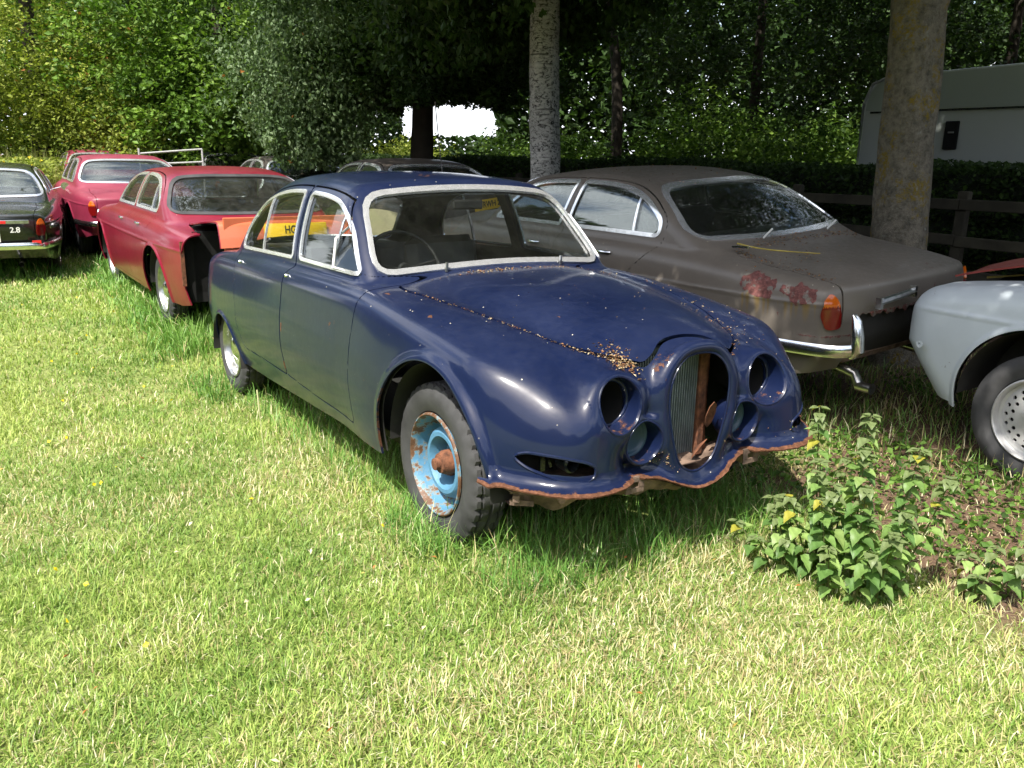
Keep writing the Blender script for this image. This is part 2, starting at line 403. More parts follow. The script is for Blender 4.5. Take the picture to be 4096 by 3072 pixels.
# outlines (x,z) seen from the side
WIN_F = rpoly([(1.165, .985), (1.935, .990), (1.745, 1.195), (1.575, 1.295), (1.35, 1.322), (1.115, 1.328)], [.03, .03, .2, .14, .2, .03])
WIN_R = rpoly([(.10, .950), (1.06, .980), (1.015, 1.330), (.78, 1.325), (.53, 1.290), (.30, 1.215), (.12, 1.06)], [.09, .03, .03, .2, .2, .2, .16])
DOOR_F = rpoly([(1.115, .345), (1.6, .325), (2.085, .33), (2.085, .60), (2.10, .83), (2.12, .955), (2.03, 1.0), (1.84, 1.20), (1.63, 1.325), (1.35, 1.354), (1.07, 1.360), (1.115, .96)], [.03, .2, .04, .2, .1, .05, .05, .2, .16, .2, .02, .05])
DOOR_R = rpoly([(1.109, .345), (1.109, .96), (1.064, 1.360), (.78, 1.357), (.51, 1.320), (.26, 1.235), (.08, 1.09), (.03, .93), (.10, .70), (.14, .46), (.22, .325), (.6, .34)], [.03, .05, .02, .2, .2, .2, .16, .08, .2, .2, .08, .3])
WS = rpoly([(-.650, .990), (-.4, 1.012), (0, 1.032), (.4, 1.012), (.650, .990), (.56, 1.330), (.3, 1.358), (0, 1.368), (-.3, 1.358), (-.56, 1.330)], [.09, .3, .3, .3, .09, .10, .2, .3, .2, .10])
RW = rpoly([(-.55, .915), (.55, .915), (.47, 1.27), (0, 1.30), (-.47, 1.27)], [.1, .1, .12, .5, .12])
_b = [(2.13, .30), (2.12, .60), (2.24, .622), (2.60, .556), (2.92, .486), (3.15, .398), (3.29, .312), (3.352, .222), (3.345, .17), (3.305, .10)]
BONm = rpoly(_b+[(3.288, 0)]+[(p, -q) for p, q in _b[::-1]], [.2, .03, .1, .3, .3, .2, .12, .05, .05, .06, .08, .06, .05, .05, .12, .2, .3, .3, .1, .03, .2])
BOOTm = rpoly([(-.62, -.45), (-.62, .45), (-.8, .50), (-1.1, .46), (-1.25, .36), (-1.25, -.36), (-1.1, -.46), (-.8, -.50)], .08)

def lipz(u): return .437-.030*(1-np.clip(u/.75, 0, 1))-.068*np.exp(-(u/.13)**2)
def rag(x, y): return .003*np.sin(y*37+1)+.002*np.sin(y*83+x*40)+.002*np.sin(y*171+2)
SLOT = rpoly([(.728, .530), (.700, .552), (.62, .546), (.545, .528), (.503, .505), (.503, .470), (.54, .452), (.62, .462), (.700, .496)], [.03, .04, .1, .05, .03, .03, .04, .1, .04])
# ------------------------------------------------------------------ materials
def newmat(name):
    m = bpy.data.materials.new(name); m.use_nodes = True
    nt = m.node_tree; return m, nt, nt.nodes['Principled BSDF']
def nd(nt, t, **k):
    n = nt.nodes.new(t)
    for a, v in k.items(): setattr(n, a, v)
    return n
def link(nt, a, b): nt.links.new(a, b)
def noise(nt, scale, detail=4, rough=.6, vec=None, dist=0):
    n = nd(nt, 'ShaderNodeTexNoise'); n.inputs['Scale'].default_value = scale; n.inputs['Detail'].default_value = detail; n.inputs['Roughness'].default_value = rough; n.inputs['Distortion'].default_value = dist
    if vec is not None: link(nt, vec, n.inputs['Vector'])
    return n.outputs[0]
def ramp(nt, src, stops):
    n = nd(nt, 'ShaderNodeValToRGB'); e = n.color_ramp.elements
    while len(e) < len(stops): e.new(.5)
    for q, (p, c) in zip(e, stops): q.position = p; q.color = (*c, 1) if len(c) == 3 else c
    link(nt, src, n.inputs[0]); return n.outputs[0]
def rampf(nt, src, a, b, lo=0, hi=1):
    n = nd(nt, 'ShaderNodeMapRange'); n.inputs[1].default_value = a; n.inputs[2].default_value = b; n.inputs[3].default_value = lo; n.inputs[4].default_value = hi
    link(nt, src, n.inputs[0]); return n.outputs[0]
def mixc(nt, f, a, b, mode='MIX'):
    n = nd(nt, 'ShaderNodeMix', data_type='RGBA', blend_type=mode)
    for s, v in ((n.inputs[0], f), (n.inputs[6], a), (n.inputs[7], b)):
        if isinstance(v, (int, float)): s.default_value = v
        elif isinstance(v, tuple): s.default_value = (*v, 1)
        else: link(nt, v, s)
    return n.outputs[2]
def mth(nt, op, a, b=0., c=None):
    n = nd(nt, 'ShaderNodeMath', operation=op, use_clamp=False)
    for s, v in zip(n.inputs, (a, b, c)):
        if v is None: continue
        if isinstance(v, (int, float)): s.default_value = v
        else: link(nt, v, s)
    return n.outputs[0]
def bump(nt, bs, h, dist=.002, st=1):
    n = nd(nt, 'ShaderNodeBump'); n.inputs['Distance'].default_value = dist; n.inputs['Strength'].default_value = st
    link(nt, h, n.inputs['Height']); link(nt, n.outputs[0], bs.inputs['Normal']); return n
def objco(nt): return nd(nt, 'ShaderNodeTexCoord').outputs['Object']
def plain(name, c, rough=.6, metal=0, var=.25, sc=12, bmp=0, coat=0, spec=.5):
    m, nt, b = newmat(name); co = objco(nt); n = noise(nt, sc, 5, .6, co)
    c = np.array(c)
    link(nt, ramp(nt, n, [(.3, tuple(np.clip(c*(1-var), 0, 1))), (.7, tuple(np.clip(c*(1+var), 0, 1)))]), b.inputs['Base Color'])
    b.inputs['Roughness'].default_value = rough; b.inputs['Metallic'].default_value = metal; b.inputs['Coat Weight'].default_value = coat
    b.inputs['Specular IOR Level'].default_value = spec
    if bmp: bump(nt, b, noise(nt, sc*4, 5, .6, co), bmp)
    return m
def sepcol(nt):
    a = nd(nt, 'ShaderNodeVertexColor', layer_name='Col'); s = nd(nt, 'ShaderNodeSeparateColor'); link(nt, a.outputs[0], s.inputs[0]); return s.outputs
def paint(name, c, rough=.12, coat=.6, dust=.35, dustc=(.23, .22, .2), rustc=(.10, .045, .026), fade=.15, specks=1., ds=.6, alt=None, prime=None, rustsc=30, spec=.4):
    """old car paint. Attribute Col: r = rust mask, g = second colour mask"""
    m, nt, b = newmat(name); co = objco(nt); at = sepcol(nt); c = np.array(c)
    n1 = noise(nt, 2.2, 5, .65, co); n2 = noise(nt, 26, 4, .7, co); n3 = noise(nt, 150, 2, .6, co)
    base = ramp(nt, n1, [(.3, tuple(c*(1-fade))), (.7, tuple(np.clip(c*(1+fade), 0, 1)))])
    if prime is not None: base = mixc(nt, rampf(nt, at[1], .35, .65), base, prime)
    # dust lies on what faces up
    g = nd(nt, 'ShaderNodeNewGeometry'); sx = nd(nt, 'ShaderNodeSeparateXYZ'); link(nt, g.outputs['Normal'], sx.inputs[0])
    up = rampf(nt, sx.outputs[2], .45, 1.0)
    dn = mth(nt, 'MULTIPLY', up, rampf(nt, mth(nt, 'ADD', mth(nt, 'MULTIPLY', n1, .6), mth(nt, 'MULTIPLY', n2, .4)), .38, .72, 0, dust))
    base = mixc(nt, dn, base, dustc)
    # droppings and grit specks
    vo = nd(nt, 'ShaderNodeTexVoronoi'); vo.inputs['Scale'].default_value = 34; link(nt, co, vo.inputs['Vector'])
    wh = nd(nt, 'ShaderNodeTexWhiteNoise'); link(nt, vo.outputs['Position'], wh.inputs[0])
    spk = mth(nt, 'MULTIPLY', mth(nt, 'LESS_THAN', vo.outputs['Distance'], .10), mth(nt, 'GREATER_THAN', wh.outputs[0], 1-.16*specks))
    spk = mth(nt, 'MULTIPLY', spk, rampf(nt, sx.outputs[2], .3, .7, .12, 1))
    base = mixc(nt, spk, base, (.55, .5, .4))
    # small rust chips plus the mask
    v2 = nd(nt, 'ShaderNodeTexVoronoi'); v2.inputs['Scale'].default_value = 9; link(nt, co, v2.inputs['Vector'])
    chips = mth(nt, 'GREATER_THAN', mth(nt, 'MULTIPLY', noise(nt, rustsc, 5, .75, co), noise(nt, 4, 2, .5, co)), .43)
    mk = mth(nt, 'ADD', at[0], mth(nt, 'MULTIPLY', mth(nt, 'SUBTRACT', n2, .5), 1.3))
    rm = mth(nt, 'MAXIMUM', mth(nt, 'MULTIPLY', rampf(nt, mk, .42, .55), mth(nt, 'GREATER_THAN', at[0], .02)), mth(nt, 'MULTIPLY', chips, .8))
    rc = np.array(rustc)
    rcol = ramp(nt, noise(nt, 45, 5, .7, co), [(.25, tuple(rc*.45)), (.5, tuple(rc)), (.75, tuple(np.clip(rc*2.1, 0, 1)))])
    link(nt, mixc(nt, rm, base, rcol), b.inputs['Base Color'])
    ro = mth(nt, 'ADD', mth(nt, 'MULTIPLY', dn, ds), rampf(nt, n2, .3, .8, rough, rough+.08))
    ro = mth(nt, 'MAXIMUM', ro, mth(nt, 'MULTIPLY', mth(nt, 'MAXIMUM', rm, spk), .85))
    link(nt, ro, b.inputs['Roughness'])
    link(nt, mth(nt, 'MULTIPLY', mth(nt, 'SUBTRACT', 1, mth(nt, 'MAXIMUM', rm, dn)), coat), b.inputs['Coat Weight']); b.inputs['Coat Roughness'].default_value = .028 if rough < .2 else .1
    hh = mth(nt, 'ADD', mth(nt, 'MULTIPLY', rm, noise(nt, 90, 4, .7, co)), mth(nt, 'MULTIPLY', n1, .9))
    b.inputs['Specular IOR Level'].default_value = spec
    bump(nt, b, hh, .0035 if rough > .15 else .0022, .8)
    return m
def glassm(name, tint=(.93, .95, .94), rough=.03, dirt=.12, dirtc=(.35, .35, .3), refl=.42):
    m, nt, b = newmat(name); co = objco(nt); nt.nodes.remove(b); out = nt.nodes['Material Output']
    tr = nd(nt, 'ShaderNodeBsdfTransparent'); tr.inputs[0].default_value = (*tint, 1)
    gl = nd(nt, 'ShaderNodeBsdfGlossy'); gl.inputs[0].default_value = (1, 1, 1, 1); gl.inputs['Roughness'].default_value = rough
    df = nd(nt, 'ShaderNodeBsdfDiffuse'); df.inputs[0].default_value = (*dirtc, 1)
    fr = nd(nt, 'ShaderNodeFresnel'); fr.inputs[0].default_value = 1.5
    mx = nd(nt, 'ShaderNodeMixShader'); link(nt, mth(nt, 'MULTIPLY', fr.outputs[0], refl), mx.inputs[0]); link(nt, tr.outputs[0], mx.inputs[1]); link(nt, gl.outputs[0], mx.inputs[2])
    m2 = nd(nt, 'ShaderNodeMixShader'); link(nt, rampf(nt, noise(nt, 9, 6, .7, co), .35, .8, dirt*.4, dirt*1.8), m2.inputs[0]); link(nt, mx.outputs[0], m2.inputs[1]); link(nt, df.outputs[0], m2.inputs[2])
    link(nt, m2.outputs[0], out.inputs[0]); return m
MT = dict(
 navy=paint('navy_paint', (.0056, .0105, .037), rough=.34, coat=.62, dust=.18, dustc=(.055, .064, .092), spec=.12, specks=.55),
 brown=paint('brown_paint', (.135, .118, .100), rough=.36, coat=.10, dust=.50, dustc=(.135, .115, .095), rustc=(.125, .047, .042), specks=.8, prime=(.17, .12, .05)),
 red=paint('crimson_paint', (.175, .006, .022), rough=.28, coat=.35, dust=.25, dustc=(.20, .05, .06), prime=(.55, .13, .06), specks=.5),
 red_pale=paint('faded_crimson_paint', (.19, .017, .042), rough=.42, coat=.12, dust=.42, dustc=(.26, .08, .09), prime=(.5, .13, .06), specks=.5),
 black=paint('black_paint', (.014, .015, .014), rough=.16, coat=.7, dust=.35, dustc=(.14, .135, .13), prime=(.14, .012, .03), specks=.5),
 dkbrown=paint('dull_brown_paint', (.045, .036, .030), rough=.42, coat=.1, dust=.5, dustc=(.10, .085, .07)),
 dark=paint('dark_paint', (.012, .016, .02), rough=.25, coat=.5, dust=.3, dustc=(.08, .08, .08)),
 grey=paint('grey_primer', (.46, .51, .55), rough=.36, coat=.12, dust=.25, dustc=(.30, .29, .26), specks=.6, fade=.07),
 oxide=paint('red_oxide_primer', (.20, .035, .028), rough=.5, coat=.05, dust=.6, dustc=(.17, .10, .07), specks=1.2),
 inner=plain('inner_panel', (.02, .019, .018), .8), void=plain('dark_cavity', (.004, .004, .004), .95),  # void: near-black colour that paints in the dark of deep openings
 trim=plain('interior_vinyl', (.028, .03, .032), .45, sc=20), seat=plain('grey_seat_leather', (.06, .065, .07), .5, sc=8, bmp=.002),
 rubber=plain('tyre_rubber', (.042, .042, .044), .72, var=.35, sc=9, bmp=.0006), rubber_old=plain('perished_rubber', (.05, .05, .052), .8, var=.3, sc=7),
 chrome=plain('chrome', (.80, .81, .82), .20, 1, var=.15, sc=30), trimc=plain('bright_trim', (.84, .85, .87), .17, .76, var=.12, sc=30), dullchrome=plain('dull_chrome', (.5, .5, .48), .30, 1, var=.3, sc=25),
 alloy=plain('silver_alloy', (.50, .50, .50), .42, .35, var=.12, sc=10), steel=plain('grey_steel', (.2, .2, .2), .5, .6),
 rust=plain('rusty_steel', (.13, .050, .024), .9, 0, var=.75, sc=28, bmp=.004), rustgrey=plain('rusty_chassis', (.135, .090, .065), .85, 0, var=.7, sc=16, bmp=.003),
 glass=glassm('window_glass', dirt=.008, refl=.17), glass_d=glassm('tinted_glass', (.72, .75, .74), dirt=.03), glass_g=glassm('grimy_glass', (.25, .26, .25), .08, .22, (.30, .31, .30)),
 amber=plain('amber_lens', (.50, .10, .006), .15, coat=.6, var=.1), redl=plain('red_lens', (.13, .004, .004), .15, coat=.6, var=.1),
 white=plain('white_paint', (.7, .7, .68), .5, var=.08), yellow=plain('yellow_plate', (.78, .50, .015), .4, var=.06), ink=plain('black_letters', (.01, .01, .01), .5),
 redr=plain('red_sticker', (.6, .02, .02), .4), cream=plain('cream_paint', (.52, .47, .28), .35, var=.12, sc=3),
)
def wheelblue():
    m, nt, b = newmat('blue_wheel_paint'); co = objco(nt)
    n = noise(nt, 22, 5, .7, co); at = sepcol(nt)
    k = mth(nt, 'ADD', n, mth(nt, 'MULTIPLY', at[0], .33))
    c = ramp(nt, k, [(.56, (.075, .20, .32)), (.61, (.18, .21, .20)), (.66, (.13, .062, .03)), (.85, (.06, .030, .018))])
    link(nt, c, b.inputs['Base Color']); b.inputs['Roughness'].default_value = .55; bump(nt, b, n, .004); return m
MT['wblue'] = wheelblue()
def textm(name, body, size, mat, parent, M, ext=.001, font=None):
    """lettering as real mesh: curve text converted through its evaluated mesh"""
    cu = bpy.data.curves.new(name, 'FONT'); cu.body = body; cu.size = size; cu.extrude = ext; cu.align_x = 'CENTER'; cu.align_y = 'CENTER'; cu.offset = size*.018
    t = bpy.data.objects.new(name, cu); col.objects.link(t)
    dg = bpy.context.evaluated_depsgraph_get(); me = bpy.data.meshes.new_from_object(t.evaluated_get(dg)); bpy.data.objects.remove(t)
    me.materials.clear(); me.materials.append(mat); me.name = name
    me.transform(M); o = bpy.data.objects.new(name, me); col.objects.link(o); o.parent = parent; return o

# ------------------------------------------------------------------ wheels (axis along y, outer face towards sgn)
def tyre(parent, c, sgn, R_=.329, rr=.205, w_=.160, lean=0, mat='rubber', tread=True, sunk=0):
    n = 132; h = w_/2
    prof = [(-h*.72, rr+.004), (-h*.86, rr+.012), (-h*1.02, rr+.045), (-h*1.05, rr+.075), (-h*.98, R_-.028), (-h*.86, R_-.010)]
    pr = prof+[(-h*.80, R_-.003), (-h*.60, R_), (-h*.55, R_-.009), (-h*.50, R_-.009), (-h*.45, R_+.001), (-h*.12, R_+.001), (-h*.07, R_-.009), (0, R_-.009)]
    pr = pr+[(-a, r_) for a, r_ in pr[-2::-1]]
    pr = np.array(pr); th = np.linspace(0, 2*np.pi, n, endpoint=False)
    A = np.repeat(pr[:, :1], n, 1); RR = np.repeat(pr[:, 1:], n, 1)
    if tread:
        i = np.arange(n)
        for k in range(len(pr)):
            if pr[k, 1] > R_-.012 and abs(pr[k, 0]) > h*.3:
                sh = 0 if pr[k, 0] < 0 else 2
                RR[k] -= np.where((i+sh) % 4 == 0, .011, 0)
                A[k] += np.where(i % 2 == 0, .0015, -.0015)
    G = np.stack([RR*np.cos(th), A*sgn*-1*-1, RR*np.sin(th)], -1)
    m = MB().grid(G, closed_v=True); o = m.build('tyre', MT[mat], parent, ang=28, xf=lambda V: V+np.array(c)); return o
def rimlathe(parent, name, prof, c, sgn, mat, n=48, rustf=None):
    m = MB().lathe([(a, r_) for a, r_ in prof], (0, 0, 0), 'y', n, sgn=sgn)
    V = np.concatenate(m.V); Q = np.concatenate(m.Q)
    cols = np.zeros((len(V), 3))
    if rustf is not None: cols[:, 0] = rustf(np.hypot(V[:, 0], V[:, 2]), np.arctan2(V[:, 2], V[:, 0]))
    o = mesh_np(name, V+np.array(c), Q, MT[mat], parent, cols=cols); sharp(o, 35); return o
def steel_wheel(parent, c, sgn, kind, R_=.329, tread=True):
    """axial values outward positive"""
    hub = empty('wheel', (0, 0, 0)); hub.parent = parent
    y0 = c[1]; tyre(hub, c, sgn, R_, mat='rubber', tread=tread)
    if kind == 'blue':
        rf = lambda r, a: np.where(r > .192, .45, np.where(r > .145, .22, np.where(r < .05, .3, -.3)))
        rimlathe(hub, 'rim', [(.070, .212), (.078, .209), (.080, .203), (.070, .196), (.045, .189), (.005, .186), (-.022, .176), (-.022, .160), (.004, .150), (.030, .140), (.040, .126), (.040, .110), (.022, .100), (-.008, .094), (-.030, .088), (-.034, .06), (-.034, .02)], c, sgn, 'wblue', 64, rf)
        hb = MB().lathe([(-.034, .052), (.030, .050), (.040, .044), (.052, .040), (.056, .026), (.075, .024), (.077, .0)], c, 'y', 24, sgn=sgn); hb.build('hub', MT['rust'], hub, ang=30)
        for k in range(5):
            a = k*2*math.pi/5+.55; x, z = c[0]+.068*math.cos(a), c[2]+.068*math.sin(a)
            nb = MB().lathe([(-.036, .013), (-.012, .013), (-.008, .009), (.0, .008), (.0, 0)], (x, c[1], z), 'y', 8, sgn=sgn); nb.build('wheel_nut', MT['rust'], hub, ang=30)
    elif kind == 'cap':
        rimlathe(hub, 'rim', [(.070, .212), (.078, .209), (.080, .203), (.070, .196), (.045, .188), (.020, .186), (.012, .170), (.03, .15), (.03, .10)], c, sgn, 'dullchrome', 48)
        MB().lathe([(.028, .150), (.036, .152), (.044, .146), (.050, .120), (.044, .100), (.046, .086), (.060, .07), (.070, .045), (.074, .02), (.075, 0)], c, 'y', 48, sgn=sgn).build('hubcap', MT['chrome'], hub, ang=40)
    elif kind == 'pepper':
        rimlathe(hub, 'rim', [(.070, .212), (.080, .210), (.084, .203), (.076, .196), (.062, .192), (.050, .190)], c, sgn, 'alloy', 64)
        # pierced disc
        nr, na = 22, 144; rr = np.linspace(.030, .193, nr); th = np.linspace(0, 2*np.pi, na, endpoint=False)
        prof = lambda r: np.interp(r, [.03, .06, .085, .105, .15, .175, .193], [.066, .064, .058, .056, .054, .046, .050])
        G = np.stack([rr[:, None]*np.cos(th), np.repeat(prof(rr)[:, None], na, 1), rr[:, None]*np.sin(th)], -1)
        V = G.reshape(-1, 3); i = np.arange(nr-1)[:, None]; j = np.arange(na)[None]; j2 = (j+1) % na
        q = np.stack(np.broadcast_arrays(i*na+j, i*na+j2, (i+1)*na+j2, (i+1)*na+j), -1).reshape(-1, 4)
        T = np.concatenate([q[:, [0, 1, 2]], q[:, [0, 2, 3]]]); lab = np.zeros(len(T), int)
        for ring, (r0, nn, ph) in enumerate(((.152, 20, 0), (.122, 18, .157))):
            for k in range(nn):
                a = k*2*math.pi/nn+ph
                g = np.hypot(V[:, 0]-r0*math.cos(a), V[:, 2]-r0*math.sin(a))-.0102
                V, T, lab, ins = cut(V, T, lab, np.maximum(g, -9)); T = T[~ins]; lab = lab[~ins]
        f = lambda x, y, z: y-prof(np.hypot(x, z))
        shell(V, T, f, .008, 0, 'wheel_disc', MT['alloy'], hub, xf=lambda P: P*[1, sgn, 1]+np.array(c))
        MB().lathe([(.030, .19), (.028, .0)], c, 'y', 32, sgn=sgn).build('dark_backing', MT['void'], hub, ang=None)  # black disc, its colour standing in for the shade behind the holes
        MB().lathe([(.064, .034), (.074, .032), (.076, .026), (.066, .024), (.066, .012), (.072, .010), (.072, 0)], c, 'y', 24, sgn=sgn).build('hub', MT['steel'], hub, ang=30)
        for k in range(5):
            a = k*2*math.pi/5+.3
            MB().lathe([(.058, .017), (.070, .015), (.071, .0)], (c[0]+.06*math.cos(a), c[1], c[2]+.06*math.sin(a)), 'y', 12, sgn=sgn).build('wheel_nut', MT['alloy'], hub, ang=30)
    return hub

# ------------------------------------------------------------------ body assembly from a sheet
class Body:
    def __init__(s, f, lo, hi, h): s.f = f; s.V, s.T = sheet(f, lo, hi, h); s.lab = np.zeros(len(s.T), int)
    def copy(s): o = object.__new__(Body); o.f = s.f; o.V = s.V.copy(); o.T = s.T.copy(); o.lab = s.lab.copy(); return o
    def drop(s, gf):
        s.V, s.T, s.lab, i = cut(s.V, s.T, s.lab, gf(*s.V.T)); s.T = s.T[~i]; s.lab = s.lab[~i]
    def mark(s, gf, k, gap=0, only=0):
        g = gf(*s.V.T)
        if gap:
            s.V, s.T, s.lab, i = cut(s.V, s.T, s.lab, np.abs(g)-gap); s.T = s.T[~i]; s.lab = s.lab[~i]
            g = gf(*s.V.T); c = g[s.T].mean(1) < 0; s.lab[c & ((s.lab == only) if only is not None else True)] = k
        else:
            s.V, s.T, s.lab, i = cut(s.V, s.T, s.lab, g); s.lab[i & ((s.lab == only) if only is not None else True)] = k
    def part(s, k, name, mat, parent, t=.012, off=0, xf=None, cf=None, tt=None, flt=None):
        T = s.T[s.lab == k]
        if flt is not None: T = T[flt(*s.V[T].mean(1).T)]
        o = shell(s.V, T, s.f, t, off, name, mat, parent, xf)
        if o is not None and cf is not None:
            U = np.unique(T); P = s.V[U]; n = len(o.data.vertices); c4 = np.zeros((n, 4), np.float32); c4[:, 3] = 1
            cc = cf(*P.T); m = len(P); c4[:m, 0] = cc[0]; c4[:m, 1] = cc[1]; c4[m:2*m] = c4[:m]
            if n > 2*m:      # rim: nearest by construction order
                T_ = np.searchsorted(U, T); e = np.concatenate([T_[:, [0, 1]], T_[:, [1, 2]], T_[:, [2, 0]]]); es = np.sort(e, 1)
                _, ii, cnt = np.unique(es[:, 0]*m+es[:, 1], return_index=True, return_counts=True); ub = np.unique(e[ii[cnt == 1]])
                c4[2*m:2*m+len(ub)] = c4[ub]; c4[2*m+len(ub):2*m+2*len(ub)] = c4[ub]
            o.data.color_attributes.new('Col', 'FLOAT_COLOR', 'POINT').data.foreach_set('color', c4.ravel())
        return o
def xws(y, z): return 2.125-1.03*(z-.97)-.28*y*y
def side(poly, sg, umin=.4): return lambda x, y, z: np.maximum(np.maximum(polysdf(x, z, poly), umin-sg*y), x-(xws(y, z)-.045)-3*np.clip(1.0-z, 0, 1))
def onsurf(f, P, off=.0, ax=1, sgn=-1, lo=.3, hi=1.0):
    """slide points along an axis from outside onto the surface"""
    P = np.array(P, float); a = np.full(len(P), lo); b = np.full(len(P), hi)
    for _ in range(24):
        m = (a+b)/2; Q = P.copy(); Q[:, ax] = sgn*m; ins = f(*Q.T) < off
        a = np.where(ins, m, a); b = np.where(ins, b, m)
    P[:, ax] = sgn*a; return P
def plate(parent, txt, M, size=(.52, .11), name='number_plate', mat='yellow', ts=.085):
    p = MB().box((0, 0, 0), (size[0], size[1], .006), b=.002).build(name, MT[mat], parent, xf=lambda V: np.array([tuple(M @ Vector(v)) for v in V]))
    textm('plate_letters', txt, ts, MT['ink'], p, M @ Matrix.Translation((0, 0, .0045)) @ Matrix.Diagonal((.78, 1.05, 1, 1)), .001); return p

def vn1(t):
    r_ = np.random.default_rng(3).random(512); i = np.floor(t).astype(int); f = t-i; f = f*f*(3-2*f); return r_[i % 512]*(1-f)+r_[(i+1) % 512]*f
# ================================================================== the blue car
def blue_car():
    root = empty('saloon_car', (0, 0, 0), 0, 'navy blue vintage saloon stripped of headlamps and grille, rusty front edge, nearest the camera', 'car')
    b = Body(bodyS, (-1.5, 0, .05), (3.56, .92, 1.47), HB)
    def bottom(x, y, z):
        u = np.abs(y)
        zf = lipz(u)-.014+rag(x, y); zs = .285+.048*(x-2.4)+.0*u
        tt = np.clip((x-2.85)/.1, 0, 1); return z-(zs*(1-tt)+zf*tt)
    b.drop(bottom)
    b.drop(lambda x, y, z: np.maximum(archF(x, z), .55-abs(y)))
    b.drop(lambda x, y, z: np.maximum(archR(x, z), .55-abs(y)))
    b.drop(lambda x, y, z: np.maximum(polysdf(y, z, EGG), 3.1-x))
    for sg in (-1, 1):
        b.drop(lambda x, y, z: np.maximum(polysdf(sg*y, z, SLOT), 3.0-x))
        b.drop(lambda x, y, z: np.maximum(np.hypot(sg*y-.372, z-.688)-.078, 3.15-x))
    b.mark(side(WIN_F, -1), 5); b.mark(side(WIN_R, -1), 6); b.mark(side(WIN_F, 1), 5); b.mark(side(WIN_R, 1), 6)
    b.mark(lambda x, y, z: np.maximum(polysdf(y, z, WS), 1.4-x), 7)
    b.mark(lambda x, y, z: np.maximum(polysdf(y, z, RW), x+0.0), 8)
    for pl, k in ((WIN_F, 5), (WIN_R, 6)):
        for sg in (-1, 1): b.mark(lambda x, y, z: np.maximum(np.abs(polysdf(x, z, pl)+.002)-.0095, .4-sg*y), 9, only=None)
    b.mark(lambda x, y, z: np.maximum(np.abs(polysdf(y, z, WS))-.0115, 1.4-x), 9, only=None)
    b.mark(lambda x, y, z: np.maximum(np.abs(polysdf(y, z, RW))-.011, x+.1), 9, only=None)
    b.mark(lambda x, y, z: np.maximum(np.abs(x+.012*(z-.95)/.3-.535)-.008, np.maximum(polysdf(x, z, WIN_R), .4-abs(y))), 9, only=6)
    b.mark(lambda x, y, z: polysdf(x, y, BONm)+9*(z < .70), 4, gap=.0065)
    b.mark(lambda x, y, z: polysdf(x, y, BOOTm)+9*(z < .62), 10, gap=.004)
    for k, pl in ((2, DOOR_F), (3, DOOR_R)):
        for sg in (-1, 1): b.mark(side(pl, sg), k, gap=.0042)
    # chrome stays chrome inside the door outline
    def rustf(x, y, z):
        u = np.abs(y); zf = lipz(u)+rag(x, y)
        r = np.clip(1-(z-zf+.014)/(.012+.012*vn1(y*13+40)), 0, 1)*(x > 2.9)*.7
        r = np.maximum(r, np.clip(1-np.abs(archF(x, z))/.02, 0, 1)*(x < 2.75)*(u > .6)*(z < .6)*.45)
        r = np.maximum(r, np.clip(1-(z-(.285+.048*(x-2.4)))/.035, 0, 1)*(x < 2.5)*.40)
        for yc_, zc_, rr_ in ((.372, .692, .094), (.258, .540, .075)):       # muck in the lower half of each lamp recess
            d = np.hypot(u-yc_, z-zc_); r = np.maximum(r, (d < rr_+.012)*(z < zc_-rr_*.62)*(x > 3.2)*.36)
        r = np.maximum(r, ((np.hypot(x-1.135, (z-.62)/2.6) < .010)+(np.hypot(x-1.10, (z-.40)/2.) < .012))*(y < 0)*.8)
        d = polysdf(y, z, EGG, .1); r = np.maximum(r, np.clip(1-d/.013, 0, 1)*(x > 3.2)*.42)
        r = np.maximum(r, (np.hypot((x-2.62)/1.6, u-.70) < .010)*(z > .85)*.7); r = np.maximum(r, (np.hypot((x-2.22)/2.2, u-.70) < .009)*(z > .85)*.7)
        return r, 0*x
    k = MT['navy']
    b.part(0, 'body', k, root, .010, cf=rustf)
    b.part(4, 'bonnet', k, root, .012, off=.004, cf=rustf); b.part(10, 'boot_lid', k, root, .010, cf=rustf)
    doors = {}
    for sg in (-1, 1):
        fl = lambda x, y, z: sg*y > 0
        doors[2, sg] = b.part(2, 'door', k, root, .012, cf=rustf, flt=fl); doors[3, sg] = b.part(3, 'door', k, root, .012, cf=rustf, flt=fl)
        b.part(5, 'side_window', MT['glass'], doors[2, sg], .004, off=-.006, flt=lambda x, y, z: (sg*y > 0) & ((x < 1.66) | (sg > 0)))
        b.part(6, 'side_window', MT['glass'], doors[3, sg], .004, off=-.006, flt=fl)
        b.part(9, 'window_trim', MT['trimc'], doors[2, sg], .012, off=.005, flt=lambda x, y, z: (sg*y > 0) & (x > 1.10) & (np.abs(y) > .35) & (x < xws(y, z)-.04))
        b.part(9, 'window_trim', MT['trimc'], doors[3, sg], .012, off=.005, flt=lambda x, y, z: (sg*y > 0) & (x <= 1.10) & (x > -.1) & (np.abs(y) > .35))
        # door handle
        for xh in (1.28, .22):
            zz = .845-.03*(xh < .5); p = onsurf(bodyS, [(xh, 0, zz), (xh+.13, 0, zz+.002)], sgn=sg)
            if sg > 0: MB().tube([p[0]+[0, sg*.01, 0], (p[0]+p[1])/2+[0, sg*.03, .004], p[1]+[0, sg*.01, 0]], [.007, .010, .007], 8).build('door_handle', MT['chrome'], doors[2 if xh > 1 else 3, sg])
    b.part(7, 'windscreen', MT['glass'], root, .005, off=-.004); b.part(8, 'rear_window', MT['glass'], root, .005, off=-.006)
    b.part(9, 'windscreen_trim', MT['trimc'], root, .014, off=.010, flt=lambda x, y, z: (x > 1.5) & (x >= xws(y, z)-.04))
